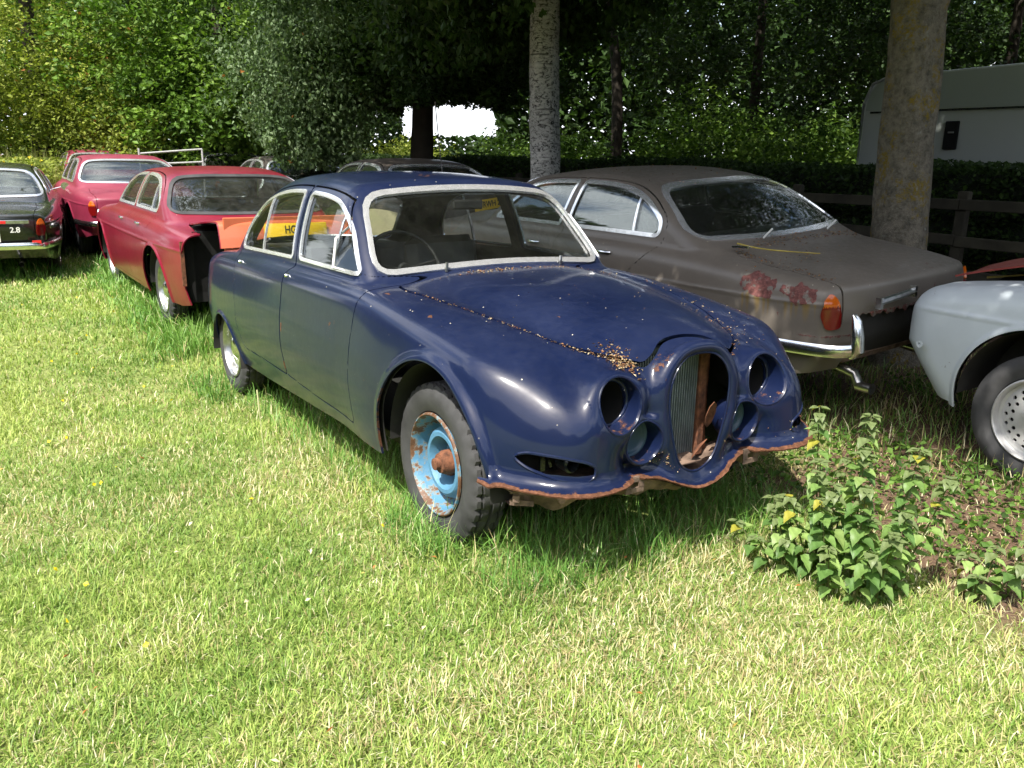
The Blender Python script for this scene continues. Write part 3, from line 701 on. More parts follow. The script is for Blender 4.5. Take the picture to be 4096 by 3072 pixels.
    b.part(9, 'rear_window_trim', MT['chrome'], root, .012, off=.006, flt=lambda x, y, z: (x < -.1) & (polysdf(y, z, RW) < .03))
    # lining behind the gaps
    L = Body(bodyS, (-1.5, 0, .05), (3.3, .92, 1.47), .022)
    L.drop(bottom); L.drop(lambda x, y, z: np.maximum(np.minimum(archF(x, z), archR(x, z)), .5-abs(y)))
    for sg in (-1, 1):
        L.drop(lambda x, y, z: np.maximum(polysdf(x, z, WIN_F)-.004, .4-sg*y)); L.drop(lambda x, y, z: np.maximum(polysdf(x, z, WIN_R)-.004, .4-sg*y))
    L.drop(lambda x, y, z: np.maximum(polysdf(y, z, WS)-.004, 1.4-x)); L.drop(lambda x, y, z: np.maximum(polysdf(y, z, RW)-.004, x)); L.drop(lambda x, y, z: 3.18-x)
    L.part(0, 'inner_lining', MT['inner'], root, .003, off=-.030)
    # wheel arch tubs
    for X, Z, rr in ((2.80, .34, .42), (-.31, .14, .36)):
        for sg in (-1, 1): MB().lathe([(-.30, .0), (-.30, rr), (.04, rr-.005)], (X, sg*.74, Z), 'y', 40, 0, math.pi, sgn=sg).build('wheel_arch_liner', MT['inner'], root, ang=30)
    # lamp bowls: black painted darkness behind the headlamp holes, teal cup in the fog lamp tunnels
    for sg in (-1, 1):
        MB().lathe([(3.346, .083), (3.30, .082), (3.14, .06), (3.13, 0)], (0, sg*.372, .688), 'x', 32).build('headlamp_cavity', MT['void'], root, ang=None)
        MB().lathe([(3.348, .095), (3.352, .088), (3.352, .080), (3.346, .077)], (0, sg*.372, .688), 'x', 40).build('headlamp_seat', MT['navy'], root, ang=None)
        MB().lathe([(3.338, .0), (3.338, .052), (3.345, .062), (3.352, .066), (3.352, .074)], (0, sg*.258, .540), 'x', 32).build('fog_lamp_cup', MT['fogcup'], root, ang=None)
        # indicator recess: floor plate with a ringed lamp hole
        q = MB().lathe([(3.30, .018), (3.345, .020), (3.366, .027), (3.360, .034), (3.30, .034)], (0, sg*.535, .492), 'x', 24); q.box((3.27, sg*.60, .50), (.01, .02, .10)); q.box((3.26, sg*.575, .50), (.01, .01, .10), rx=.4)
        q.build('indicator_bracket', k2 := MT['rustgrey'] if sg > 0 else MT['dark'], root, ang=30)
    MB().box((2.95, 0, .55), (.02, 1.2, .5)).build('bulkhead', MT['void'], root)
    # radiator with vertical core tubes and the rusty stay beside it
    rad = MB().box((3.285, -.06, .62), (.03, .33, .46)).build('radiator', plain('radiator_core', (.055, .075, .08), .5, .3), root, smooth=False)
    fins = MB()
    for i in range(27): fins.box((3.3025, -.218+i*.0122, .615), (.006, .0040, .42))
    fins.build('radiator_tube', plain('radiator_tube', (.22, .26, .27), .45, .5, var=.3), rad, smooth=False)
    fr = MB().box((3.306, -.06, .392), (.012, .33, .016)); fr.build('radiator_frame', MT['dullchrome'], rad, smooth=False)
    st = MB().box((3.30, .128, .62), (.035, .040, .46), b=.006).box((3.27, .165, .60), (.03, .02, .48), rx=.10).box((3.20, .24, .62), (.02, .05, .44)); st.build('radiator_stay', MT['rust'], root, ang=30)
    # torn flaps of the grille mounting inside the opening
    fl = MB()
    for (yc, zc, wy, wz, a) in ((.118, .575, .05, .115, .1), (.07, .445, .10, .045, .7)):
        g = []
        for i in range(9):
            th = i/8*math.pi*2; g.append((3.375+.02*math.sin(th), yc+wy*.5*math.cos(th)*math.cos(a)-wz*.5*math.sin(th)*math.sin(a), zc+wz*.5*math.sin(th)*math.cos(a)+wy*.5*math.cos(th)*math.sin(a)))
        n0 = fl.n; V = [(3.36, yc, zc)]+g[:-1]+[(p[0]-.004, p[1], p[2]) for p in g[:-1]]+[(3.352, yc, zc)]
        fl.add(V, [(1+i, 1+(i+1) % 8, 9+(i+1) % 8, 9+i) for i in range(8)], [(0, 1+(i+1) % 8, 1+i) for i in range(8)]+[(17, 9+i, 9+(i+1) % 8) for i in range(8)])
    fl.build('grille_bracket', MT['rust'], root)
    MB().box((3.30, -.015, .405), (.16, .20, .012), ry=.1, b=.004).box((3.35, -.03, .416), (.02, .035, .012)).build('grille_floor', MT['rustgrey'], root)
    # crossmember under the torn edge, with slotted brackets
    n = 60; yy = np.linspace(-.72, .72, n); uu = abs(yy)
    G = []
    for i, y_ in enumerate(yy):
        xf_ = 3.405-.13*(uu[i]/.72)**3; z1 = lipz(uu[i])-.008; jag = .010*math.sin(y_*31)+.008*math.sin(y_*67+1)
        z0 = .338+.015*math.sin(y_*9)+jag*.6-.055*math.exp(-((y_+.56)/.05)**2)-.03*math.exp(-(y_/.12)**2)
        G.append([(xf_-.14, y_, z1), (xf_-.02, y_, z1-.004), (xf_, y_, z1-.02), (xf_-.005, y_, (z0+z1)/2), (xf_-.03, y_, z0), (xf_-.14, y_, z0+.02)])
    MB().grid(np.array(G), closed_v=True).build('crossmember', MT['rustgrey'], root, ang=45)
    for yb, rz in ((-.29, 0), (.32, 0), (-.70, .7)):
        zb_ = lipz(abs(yb))-.038-(.02 if rz else 0); xb = 3.415-(.12 if rz else 0)
        q = MB()
        for dy, dz, w1, h1 in ((0, .022, .085, .016), (0, -.018, .085, .020), (-.031, .002, .024, .024), (.031, .002, .024, .024)): q.box((xb, yb+dy*math.cos(rz), zb_+dz), (.006, w1, h1), rz=-rz)
        q.box((xb-.03, yb, zb_+.03), (.06, .085, .006)); q.build('bumper_bracket', MT['rustgrey'], root, smooth=False)
    # thin folded edges: lamp rings, indicator rim, grille opening, and the torn flange along the bottom
    for yc_, zc_, rr_, nm in ((.372, .692, .0955, 'headlamp_rim'), (.258, .540, .0765, 'fog_lamp_rim')):
        for sg in (-1, 1):
            a = np.linspace(0, 2*np.pi, 48, endpoint=False); p = onsurf(bodyS, np.stack([0*a+3.4, sg*(yc_+(rr_+.004)*np.cos(a)), zc_+(rr_+.004)*np.sin(a)], 1), ax=0, sgn=1, lo=3.15, hi=3.6); MB().tube(p, .0042, 6, closed=True, up=(1, 0, 0)).build(nm, MT['navy'], root)
    for sg in (-1, 1):
        p = onsurf(bodyS, np.stack([0*SLOT[:, 0]+3.4, sg*SLOT[:, 0], SLOT[:, 1]], 1), ax=0, sgn=1, lo=2.9, hi=3.6); MB().tube(p[::(1 if sg > 0 else -1)], .0055, 6, closed=True, up=(1, 0, 0)).build('indicator_rim', MT['navy'], root)
    p = onsurf(bodyS, np.stack([0*EGG[:, 0]+3.4, EGG[:, 0], EGG[:, 1]], 1), ax=0, sgn=1, lo=2.9, hi=3.6); MB().tube(p, .0050, 6, closed=True, up=(1, 0, 0)).build('grille_opening_edge', MT['navy'], root)
    ye = np.linspace(-.785, .785, 300); ue = abs(ye); zl_ = lipz(ue)+.2*rag(3.35, ye)
    def onb(z): return onsurf(bodyS, np.stack([0*ye+3.2, ye, z], 1), ax=0, sgn=1, lo=2.5, hi=3.6)
    g0 = grad(bodyS, onb(zl_+.02)); nx = g0[:, :2]/(np.linalg.norm(g0[:, :2], axis=1)[:, None]+1e-9); nx = np.stack([np.convolve(np.pad(nx[:, i], 12, 'edge'), np.ones(25)/25, 'valid') for i in (0, 1)], 1)
    jg = (vn1(ye*26+70)*.6+vn1(ye*70+90)*.5+rng.random(300)*.18)*np.clip(vn1(ye*7+60)*1.8-.3, .10, 1)
    def row(dz, out, jj=0, dj=0): p = onb(zl_+dz); return np.stack([p[:, 0]+nx[:, 0]*(out+jj*jg), p[:, 1]+nx[:, 1]*(out+jj*jg), zl_+dz-dj*jg], 1)
    top = [row(.050, .0005), row(.034, .003), row(.020, .009), row(.009, .019), row(.002, .034), row(-.002, .046), row(-.004, .052, .010, .006)]
    bot = [row(-.009, .051, .008, .008), row(-.008, .034), row(-.012, .002)]
    G = np.stack(top+bot, 1); m_ = MB().grid(G); V = G.reshape(-1, 3); cc = np.zeros((len(V), 3)).reshape(300, -1, 3)
    cc[:, :, 0] = np.array([0, 0, 0, .04, .28, .75, 1, 1, 1, 1]); cc[:, 4:6, 0] *= (.4+1.0*vn1(ye*16+33))[:, None]
    sharp(mesh_np('valance_flange', V, np.concatenate(m_.Q)[:, ::-1], MT['navy'], root, cols=cc.reshape(-1, 3)), 40)
    # bonnet hinge line tape and wiper spindles, aerial on the far wing
    for wy in (-.33, .33): MB().tube([(2.075, wy, 1.0), (2.08, wy, 1.045)], .008, 8).build('wiper_spindle', MT['dullchrome'], root)
    for xb_, zb_ in ((1.165, .90), (.205, .87)):
        p = onsurf(bodyS, [(xb_, 0, zb_)], sgn=-1)[0]; MB().lathe([(-.004, .013), (.010, .012), (.016, .009), (.017, 0)], p, 'y', 16, sgn=-1).build('door_button', MT['chrome'], doors[2 if xb_ > 1 else 3, -1])
    # cabin
    MB().box((.9, 0, .28), (3.0, 1.36, .03)).build('cabin_floor', MT['inner'], root, smooth=False)
    MB().box((1.99, 0, .86), (.26, 1.26, .16), b=.05).box((1.86, 0, .93), (.1, 1.2, .05), b=.02).build('dashboard', MT['trim'], root)
    for sy in (-.34, .34):
        s_ = empty('front_seat'); s_.parent = root
        MB().box((1.10, sy, .50), (.52, .50, .16), b=.05).build('seat_cushion', MT['seat'], s_)
        MB().box((.80, sy, .78), (.14, .50, .52), ry=-.20, b=.05).build('seat_back', MT['seat'], s_)
    rs = empty('rear_seat'); rs.parent = root
    MB().box((.28, 0, .50), (.5, 1.26, .18), b=.06).build('seat_cushion', MT['seat'], rs); MB().box((-.02, 0, .70), (.16, 1.26, .44), ry=-.30, b=.05).build('seat_back', MT['seat'], rs)
    MB().box((-.24, 0, .905), (.28, .92, .02)).build('parcel_shelf', MT['trim'], root)
    a = np.linspace(0, 2*np.pi, 40, endpoint=False); cx, cy, cz = 1.66, -.35, .965; tl = R(28)
    ring = np.stack([cx-.205*np.sin(a)*math.sin(tl)*1.0, cy+.205*np.cos(a), cz+.205*np.sin(a)*math.cos(tl)], 1)
    sw = MB().tube(ring, .0095, 8, closed=True)
    for k_ in (.2, math.pi-.2, -math.pi/2): sw.tube([(cx, cy, cz), (cx-.2*math.sin(k_)*math.sin(tl), cy+.2*math.cos(k_), cz+.2*math.sin(k_)*math.cos(tl))], .006, 6)
    sw.lathe([(0, .035), (.02, .03), (.02, 0)], (cx, cy, cz), 'x', 16).tube([(cx, cy, cz), (1.95, cy, .82)], .02, 8)
    sw.build('steering_wheel', MT['ink'], root)
    MB().box((1.70, .0, 1.285), (.02, .18, .05), b=.01).build('rear_view_mirror', MT['ink'], root)
    # the front quarter light swung open on its pivot
    ql = [(1.60, 1.262), (1.655, .995), (1.70, .993), (1.93, .993), (1.76, 1.16), (1.66, 1.245)]
    def qf(P):
        P = np.asarray(P, float); t_ = (P[:, 0]-1.79); y0 = onsurf(bodyS, np.stack([np.full(len(P), 1.75), 0*P[:, 0], P[:, 1]], 1))[:, 1]
        return np.stack([1.79+t_*math.cos(.10), y0+t_*math.sin(.10)*.9+0.0, P[:, 1]], 1)
    pf = qf(rpoly(ql, [.02, .02, .01, .02, .1, .06], 3)); fo = MB().tube(qf([(1.60, 1.262), (1.628, 1.13), (1.655, .995)]), .006, 6).tube(qf([(1.655, .995), (1.78, .994), (1.92, .993)]), .0045, 6).build('quarter_light_frame', MT['white'], doors[2, -1])
    c_ = pf.mean(0); V = np.concatenate([[c_], pf, [c_+[0, .004, 0]], pf+[0, .004, 0]]); m_ = len(pf)
    mesh_np('quarter_light_glass', V, [np.array([(0, 1+i, 1+(i+1) % m_) for i in range(m_)]+[(m_+1, m_+2+(i+1) % m_, m_+2+i) for i in range(m_)])], MT['glass'], fo, smooth=False)
    # fixed bar of the front window
    pts = onsurf(bodyS, [(1.635, 0, z_) for z_ in np.linspace(.99, 1.28, 5)], off=-.004); MB().tube(pts, .006, 6).build('window_bar', MT['chrome'], doors[2, -1])
    steel_wheel(root, (2.735, -.675, .330), -1, 'blue'); steel_wheel(root, (2.735, .665, .330), 1, 'blue')
    steel_wheel(root, (-.36, -.655, .205), -1, 'cap'); steel_wheel(root, (-.36, .655, .205), 1, 'cap')
    MB().tube([(-.36, -.6, .205), (-.36, .6, .205)], .045, 8).build('axle', MT['inner'], root)
    return root
MT['fogcup'] = plain('blue_green_cup', (.020, .055, .085), .4, var=.2)
# ================================================================== the later low saloons (square shouldered)
PX = tab([-1.18, -1.12, -1.0, -.6, -.2, .4, 1.3, 2.4, 2.8, 3.2, 3.5, 3.64], [.58, .67, .715, .795, .838, .865, .872, .868, .86, .835, .79, .72])
zX = tab([-1.18, -1.0, -.6, -.2, .2, .6, 1.3, 2.2, 2.8, 3.3, 3.64], [.800, .838, .885, .925, .950, .958, .958, .962, .935, .875, .80])
qX = tab([.0, .18, .32, .48, .62, .70, .78, .88, .96], [.84, .91, .96, .99, 1.0, .998, .985, .955, .92])
zrX = tab([-1.3, -.95, -.75, -.5, -.35, -.2, .0, .2, .38, .6, 1.0, 1.4, 1.7, 2.1], [.35, .68, .82, .90, .955, 1.02, 1.135, 1.240, 1.305, 1.345, 1.370, 1.362, 1.335, 1.27])
def archXR(x, z): return ellsd(x, z-.33, .375, .375)
def archXF(x, z): return ellsd(x-2.77, z-.33, .395, .395)
def xwX(y, z): return 2.36-1.32*(z-.96)-.25*y*y
def bodyX(x, y, z):
    u = np.abs(y)
    s = (u-PX(x)*qX(z)-.006*np.exp(-((z-.735+.02*np.clip(-x, 0, 2))/.012)**2))
    top = (z-(zX(x)-.030*(u/.8)**3+.012*np.cos(np.clip(u/.6, 0, 1.57))))*.97
    tail = (-x-(1.195-.10*np.abs(z-.68)**1.2-.85*np.clip(.50-z, 0, 1)**1.4-.075*(u/.64)**3.2))*.97
    nose = (x-(3.62-.12*(u/.75)**3-.75*np.clip(.54-z, 0, 1)-.25*np.clip(z-.72, 0, 1)))*.97
    f = smax(s, top, .085); f = smax(f, tail, .038); f = smax(f, nose, .12); f = smax(f, .1-z, .05)
    # bonnet swell
    bo = (z-(np.interp(x, [2.2, 2.8, 3.3, 3.6], [.99, .975, .92, .85])-.09*(u/.42)**3))*.95; bo = smax(bo, x-3.58, .1); bo = smax(bo, .72-z, .04); bo = smax(bo, u-.62, .04); bo = smax(bo, 1.6-x, .1)
    f = smin(f, bo, .03)
    for arch, x0 in ((archXR, 0), (archXF, 2.77)):
        m = (np.abs(x-x0) < .55) & (z < .85) & (u > .6)
        if m.any():
            d = arch(x[m], z[m]); ys = PX(x[m])*qX(z[m]); lip = np.sqrt((d-.004)**2+(u[m]-ys)**2)-.012
            f = f.copy(); f[m] = smin(f[m], lip, .022)
    wg = .752-.30*np.clip(z-.94, 0, 1)-.48*np.clip(z-1.0, 0, 1)**2-.06*np.clip((.2-x), 0, 1)
    gs = (u-wg)*.94; zr = zrX(x); sl = (zrX(x+.01)-zrX(x-.01))/.02
    gt = (z-(zr-.035*(u/.6)**2.4))/np.sqrt(1+sl*sl); gw = (x-xwX(y, z))*.6
    g = smax(gs, gt, .10); g = smax(g, gw, .06); g = smax(g, .8-z, .05)
    return smin(f, g, .03)
WX_F = rpoly([(1.19, .990), (2.06, .995), (1.86, 1.14), (1.66, 1.262), (1.45, 1.290), (1.12, 1.298)], [.02, .03, .2, .10, .1, .02])
WX_R = rpoly([(.14, .985), (1.105, .990), (1.045, 1.298), (.75, 1.292), (.50, 1.262), (.30, 1.19), (.14, 1.08)], [.08, .02, .02, .2, .2, .2, .1])
DX_F = rpoly([(1.15, .29), (2.18, .29), (2.22, .60), (2.20, .955), (2.02, 1.07), (1.72, 1.285), (1.45, 1.315), (1.085, 1.320), (1.145, .98)], [.03, .04, .1, .05, .05, .15, .1, .02, .03])
DX_R = rpoly([(1.144, .29), (1.139, .98), (1.079, 1.32), (.75, 1.316), (.47, 1.285), (.26, 1.205), (.10, 1.09), (.085, .965), (.20, .86), (.33, .74), (.42, .55), (.46, .29)], [.03, .03, .02, .2, .2, .2, .1, .06, .1, .1, .15, .04])
RWX = rpoly([(-.705, .990), (0, .975), (.705, .990), (.56, 1.268), (.3, 1.290), (-.3, 1.290), (-.56, 1.268)], [.10, .5, .10, .11, .2, .2, .11])
WSX = rpoly([(-.68, .995), (0, 1.0), (.68, .995), (.56, 1.28), (0, 1.31), (-.56, 1.28)], [.08, .5, .08, .1, .5, .1])
BTX = rpoly([(-.37, -.60), (-.37, .60), (-.7, .615), (-1.25, .585), (-1.25, -.585), (-.7, -.615)], .06)
BNX = rpoly([(2.42, -.60), (2.42, .60), (2.9, .585), (3.7, .50), (3.7, -.50), (2.9, -.585)], .04)
TLX = rpoly([(.600, .585), (.668, .577), (.690, .65), (.680, .735), (.648, .780), (.620, .74), (.604, .66)], [.02, .02, .03, .05, .04, .05, .03])
_bx = None
def low_saloon(label, pos, yaw, pm, extra=None, lcut=None, panel=None, lid=0, tilt=(0, 0), tmin=None, chrome=True, cutwing=False, bumper='full', lights=True, pl=None, glass='glass_d', sagp=None, wheels='cap', rearw='chrome', group=None, bonnet=None, prime=None, rust=None, raised=False, detail=True, nowheel=()):
    """old saloon seen mostly from behind: x forward from the rear axle"""
    global _bx
    root = empty('saloon_car', pos, yaw, label, 'car', group)
    root.rotation_euler = (tilt[0], tilt[1], yaw)
    if _bx is None: _bx = Body(bodyX, (-1.3, 0, .05), (3.72, .95, 1.42), HX)
    b = _bx.copy(); P = MT[pm]
    b.drop(lambda x, y, z: z-(.25+.16*np.clip(-x-.6, 0, 1)+.04*np.clip(x-3.2, 0, 1)))
    b.drop(lambda x, y, z: np.maximum(archXF(x, z), .55-abs(y))); b.drop(lambda x, y, z: np.maximum(archXR(x, z), .55-abs(y)))
    if cutwing: b.drop(lambda x, y, z: np.maximum(np.maximum(x-(-.78-.03*np.sin(z*9)), .56-y), -9))
    if extra: extra(b)
    def sd(poly, sg): return lambda x, y, z: np.maximum(np.maximum(polysdf(x, z, poly), .4-sg*y), np.maximum(np.where(z > .98, x-(xwX(y, z)-.06), -1), np.where(z > .985, -(x-np.interp(z, [.98, 1.28], [-.12, .26])), -1)))
    for sg in (-1, 1): b.mark(sd(WX_F, sg), 5); b.mark(sd(WX_R, sg), 6)
    rwg = lambda x, y, z: np.maximum(polysdf(y, z, RWX), x-.45)
    b.mark(lambda x, y, z: np.maximum(polysdf(y, z, WSX), 1.5-x), 7); b.mark(rwg, 8)
    for pl_ in (WX_F, WX_R):
        for sg in (-1, 1): b.mark(lambda x, y, z: np.maximum(np.abs(polysdf(x, z, pl_)+.004)-.013, np.maximum(.4-sg*y, np.where(z > .98, x-(xwX(y, z)-.05), -1))), 9, only=None)
    b.mark(lambda x, y, z: np.maximum(np.abs(x+.0*(z)-.385-.10*(z-1))-.010, np.maximum(polysdf(x, z, WX_R), .4-abs(y))), 9, only=6)
    b.mark(lambda x, y, z: np.maximum(np.abs(polysdf(y, z, RWX))-.011, np.maximum(x-.45, .97-z)), 11, only=None)
    b.mark(lambda x, y, z: np.maximum(np.abs(polysdf(y, z, WSX))-.010, 1.5-x), 9, only=None)
    if lights:
        for sg in (-1, 1): b.mark(lambda x, y, z: np.maximum(polysdf(sg*y, z, TLX), x+.85), 12)
    b.mark(lambda x, y, z: polysdf(x, y, BTX)+9*(z < .60), 10, gap=.004)
    b.mark(lambda x, y, z: polysdf(x, y, BNX)+9*(z < .70), 4, gap=.004 if not raised else .007)
    for k, q in ((2, DX_F), (3, DX_R)):
        for sg in (-1, 1): b.mark(sd(q, sg), k, gap=.0032)
    cf = lambda x, y, z: (rust(x, y, z) if rust else 0*x, prime(x, y, z) if prime else 0*x)
    BM = MT[bonnet] if bonnet else P
    b.part(0, 'body', P, root, .010, cf=cf); bn = b.part(4, 'bonnet', BM, root, .010, cf=cf, off=.012 if raised else 0)
    if raised: bn.matrix_basis = Matrix.Translation((3.60, 0, .80)) @ Matrix.Rotation(R(6.5), 4, 'Y') @ Matrix.Translation((-3.60, 0, -.80))
    bl = b.part(10, 'boot_lid', P, root, .010, cf=cf, off=.003)
    if lid: bl.matrix_basis = Matrix.Translation((-.37, 0, .95)) @ Matrix.Rotation(lid, 4, 'Y') @ Matrix.Translation((.37, 0, -.95))
    trim = MT['trimc']
    for sg in (-1, 1):
        for k, q, kw in ((2, 5, (1.13, 2.3)), (3, 6, (-.3, 1.13))):
            d = b.part(k, 'door', P, root, .010, cf=cf, flt=lambda x, y, z: sg*y > 0)
            b.part(q, 'side_window', MT[glass], d, .004, off=-.005, flt=lambda x, y, z: sg*y > 0)
            b.part(9, 'window_trim', trim, d, .010, off=.006, flt=lambda x, y, z: (sg*y > 0) & (x > kw[0]) & (x <= kw[1]) & (abs(y) > .3) & (x < xwX(y, z)-.05))
            if detail:
                xh = 1.32 if k == 2 else .50; p = onsurf(bodyX, [(xh, 0, .86), (xh+.14, 0, .863)], sgn=sg)
                MB().tube([p[0]+[0, sg*.004, 0], p[0]*.8+p[1]*.2+[0, sg*.022, 0], p[0]*.2+p[1]*.8+[0, sg*.022, 0], p[1]+[0, sg*.004, 0]], [.009, .010, .010, .009], 8).build('door_handle', MT['chrome'], d)
    b.part(7, 'windscreen', MT[glass], root, .004, off=-.005); b.part(8, 'rear_window', MT[glass], root, .004, off=-.004)
    b.part(11, 'rear_window_trim', MT['trimc'] if rearw == 'chrome' else MT['rubber'], root, .010, off=.006)
    b.part(9, 'windscreen_trim', trim, root, .010, off=.006, flt=lambda x, y, z: (x > 1.5) & (x >= xwX(y, z)-.05))
    if lights:
        for sg in (-1, 1):
            h = empty('tail_light'); h.parent = root
            b.part(12, 'amber_lens', MT['amber'], h, .03, off=.016, flt=lambda x, y, z: (sg*y > 0) & (z > .705)); b.part(12, 'red_lens', MT['redl'], h, .03, off=.016, flt=lambda x, y, z: (sg*y > 0) & (z <= .705))
    # dark lining
    L = _lining.copy()
    if lcut: lcut(L)
    if cutwing: L.drop(lambda x, y, z: np.maximum(x+.70, .46-y))
    L.part(0, 'inner_lining', MT['inner'], root, .003, off=-.03)
    for X, rr in ((2.77, .385), (0, .365)):
        for sg in (-1, 1): MB().lathe([(-.28, .0), (-.28, rr), (.05, rr)], (X, sg*.76, .33), 'y', 32, 0, math.pi, sgn=sg).build('wheel_arch_liner', MT['inner'], root, ang=30)
    MB().box((1.2, 0, .30), (3.2, 1.4, .03)).build('cabin_floor', MT['inner'], root, smooth=False)
    MB().box((2.16, 0, .86), (.3, 1.3, .16), b=.05).build('dashboard', MT['trim'], root)
    MB().box((-.05, 0, .905), (.5, 1.25, .02)).build('parcel_shelf', MT['trim'], root)
    for sy in (-.36, .36): MB().box((.98, sy, .78), (.14, .5, .56), ry=-.2, b=.05).box((1.24, sy, .50), (.5, .5, .16), b=.04).build('front_seat', MT['trim'], root)
    MB().box((.14, 0, .76), (.16, 1.3, .44), ry=-.3, b=.05).box((.42, 0, .5), (.5, 1.3, .16), b=.04).build('rear_seat', MT['trim'], root)
    # rear panel things
    if bumper in ('full', 'side'):
        ys = np.linspace(-.70, .70, 41) if bumper == 'full' else None
        def barpts(sg):
            c = [(-.52, .825), (-.80, .785), (-1.02, .745), (-1.17, .69), (-1.235, .60)]
            return [(a, sg*b_, .475) for a, b_ in c]
        if bumper == 'full':
            p = cr(barpts(1)+[(-1.25, .25, .475), (-1.255, 0, .475), (-1.25, -.25, .475)]+barpts(-1)[::-1], 6, closed=False)
            MB().tube(p, .040, 10, sx=.45, up=(0, 0, 1)).build('rear_bumper', MT['chrome'], root)
        else:
            for sg in (-1, 1):
                MB().tube(cr(barpts(sg), 6, closed=False), .036, 10, sx=.45).build('quarter_bumper', MT['chrome'], root)
                m = MB(); g = []
                for z_, w_, d_ in ((.43, .030, .04), (.47, .045, .075), (.55, .040, .07), (.64, .030, .05), (.67, .018, .02)):
                    th = np.linspace(0, 2*np.pi, 14, endpoint=False); g.append(np.stack([-1.215-d_*.6-d_*.5*np.cos(th)+.02, sg*.585+w_*np.sin(th), z_+0*th], 1))
                m.grid(np.array(g), closed_v=True).add([g[-1].mean(0)+[0, 0, .006]]+list(g[-1]), [], [(0, 1+i, 1+(i+1) % 14) for i in range(14)]); m.build('overrider', MT['chrome'], root)
    if pl: plate(root, pl[0], pl[1])
    for i, (X, sg) in enumerate(((0, 1), (0, -1), (2.77, 1), (2.77, -1))):
        if (X, sg) in nowheel: continue
        steel_wheel(root, (X, sg*.70, .315 if wheels != 'pepper' else .272), sg, wheels if not (wheels == 'pepper' and (X == 0 or sg < 0)) else 'cap', .322, tread=detail and X == 0)
    for sg in (-1,) if not cutwing else ():
        MB().tube(cr([(-.75, sg*.40, .30), (-1.05, sg*.42, .26), (-1.16, sg*.42, .27), (-1.27, sg*.42, .27)], 5, closed=False), .026, 12, cap=False).build('exhaust_pipe', MT['chrome'], root)
    return root
def make_lining():
    L = Body(bodyX, (-1.3, 0, .05), (3.72, .95, 1.42), .028)
    L.drop(lambda x, y, z: z-.26-.16*np.clip(-x-.6, 0, 1)); L.drop(lambda x, y, z: np.maximum(np.minimum(archXF(x, z), archXR(x, z)), .5-abs(y)))
    for sg in (-1, 1):
        for q in (WX_F, WX_R): L.drop(lambda x, y, z: np.maximum(np.maximum(polysdf(x, z, q)-.004, .4-sg*y), np.where(z > .98, x-(xwX(y, z)-.05), -1)))
    L.drop(lambda x, y, z: np.maximum(polysdf(y, z, WSX)-.004, 1.5-x)); L.drop(lambda x, y, z: np.maximum(polysdf(y, z, RWX)-.004, x-.45))
    return L
def boxface(cx, cy, cz, rx=R(90), rz=0):   # matrix for flat lettering facing -x locally
    return Matrix.Translation((cx, cy, cz)) @ Matrix.Rotation(rz, 4, 'Z') @ Matrix.Rotation(R(-90), 4, 'Z') @ Matrix.Rotation(rx, 4, 'X')
# ================================================================== ground, grass
def gz(x, y=None): return np.interp(x, [-22, -2.6, -1.3, -.4, .7, 1.6, 2.5, 30], [.04, .05, -.04, -.12, -.06, .0, .03, .03])
def vn(x, y, s, seed=0):
    """cheap smooth value noise 0..1"""
    r_ = np.random.default_rng(seed); g = r_.random((64, 64)); X = x*s+37.3; Y = y*s+11.7; i = np.floor(X).astype(int); j = np.floor(Y).astype(int); a = X-i; b_ = Y-j
    a = a*a*(3-2*a); b_ = b_*b_*(3-2*b_); i0, i1, j0, j1 = i % 64, (i+1) % 64, j % 64, (j+1) % 64
    return (g[i0, j0]*(1-a)+g[i1, j0]*a)*(1-b_)+(g[i0, j1]*(1-a)+g[i1, j1]*a)*b_
def dirtmask(x, y):      # worn earth under the trees, right of the blue car
    k = (y-.45+.35*(vn(x, y, 1.7, 5)-.5)*2)/.5; a = np.clip(k, 0, 1)*np.clip((x-2.4)/.8, 0, 1)
    b_ = np.clip((y-1.5)/.4, 0, 1)
    return np.maximum(a, b_*.9)
def ground():
    xs = np.concatenate([np.linspace(-400, -30, 12), np.linspace(-28, 9, 260), np.linspace(12, 60, 8)])
    ys = np.concatenate([np.linspace(-300, -14, 10), np.linspace(-12, 8, 150), np.linspace(10, 400, 14)])
    X, Y = np.meshgrid(xs, ys, indexing='ij'); Z = gz(X)+.03*(vn(X, Y, .9, 1)-.5)-.012
    G = np.stack([X, Y, Z], -1); dm = dirtmask(X, Y).ravel()
    m = MB().grid(G); V = np.concatenate(m.V); cols = np.zeros((len(V), 3)); cols[:, 0] = dm
    ma, nt, b = newmat('meadow_soil'); co = objco(nt); at = sepcol(nt)
    n = noise(nt, 3.5, 8, .7, co); n2 = noise(nt, 45, 5, .7, co)
    g1 = ramp(nt, mth(nt, 'ADD', mth(nt, 'MULTIPLY', n, .5), mth(nt, 'MULTIPLY', n2, .5)), [(.3, (.12, .17, .035)), (.5, (.20, .25, .06)), (.7, (.33, .33, .13))])
    d1 = ramp(nt, n2, [(.25, (.055, .032, .020)), (.5, (.13, .075, .045)), (.75, (.24, .16, .10))])
    link(nt, mixc(nt, rampf(nt, mth(nt, 'ADD', at[0], mth(nt, 'MULTIPLY', mth(nt, 'SUBTRACT', n, .5), .8)), .35, .7), g1, d1), b.inputs['Base Color']); b.inputs['Roughness'].default_value = .95; bump(nt, b, n2, .02)
    Q = np.concatenate(m.Q); o = mesh_np('ground', V, Q[:, ::-1], ma, cols=cols); tag(o, kind='structure')
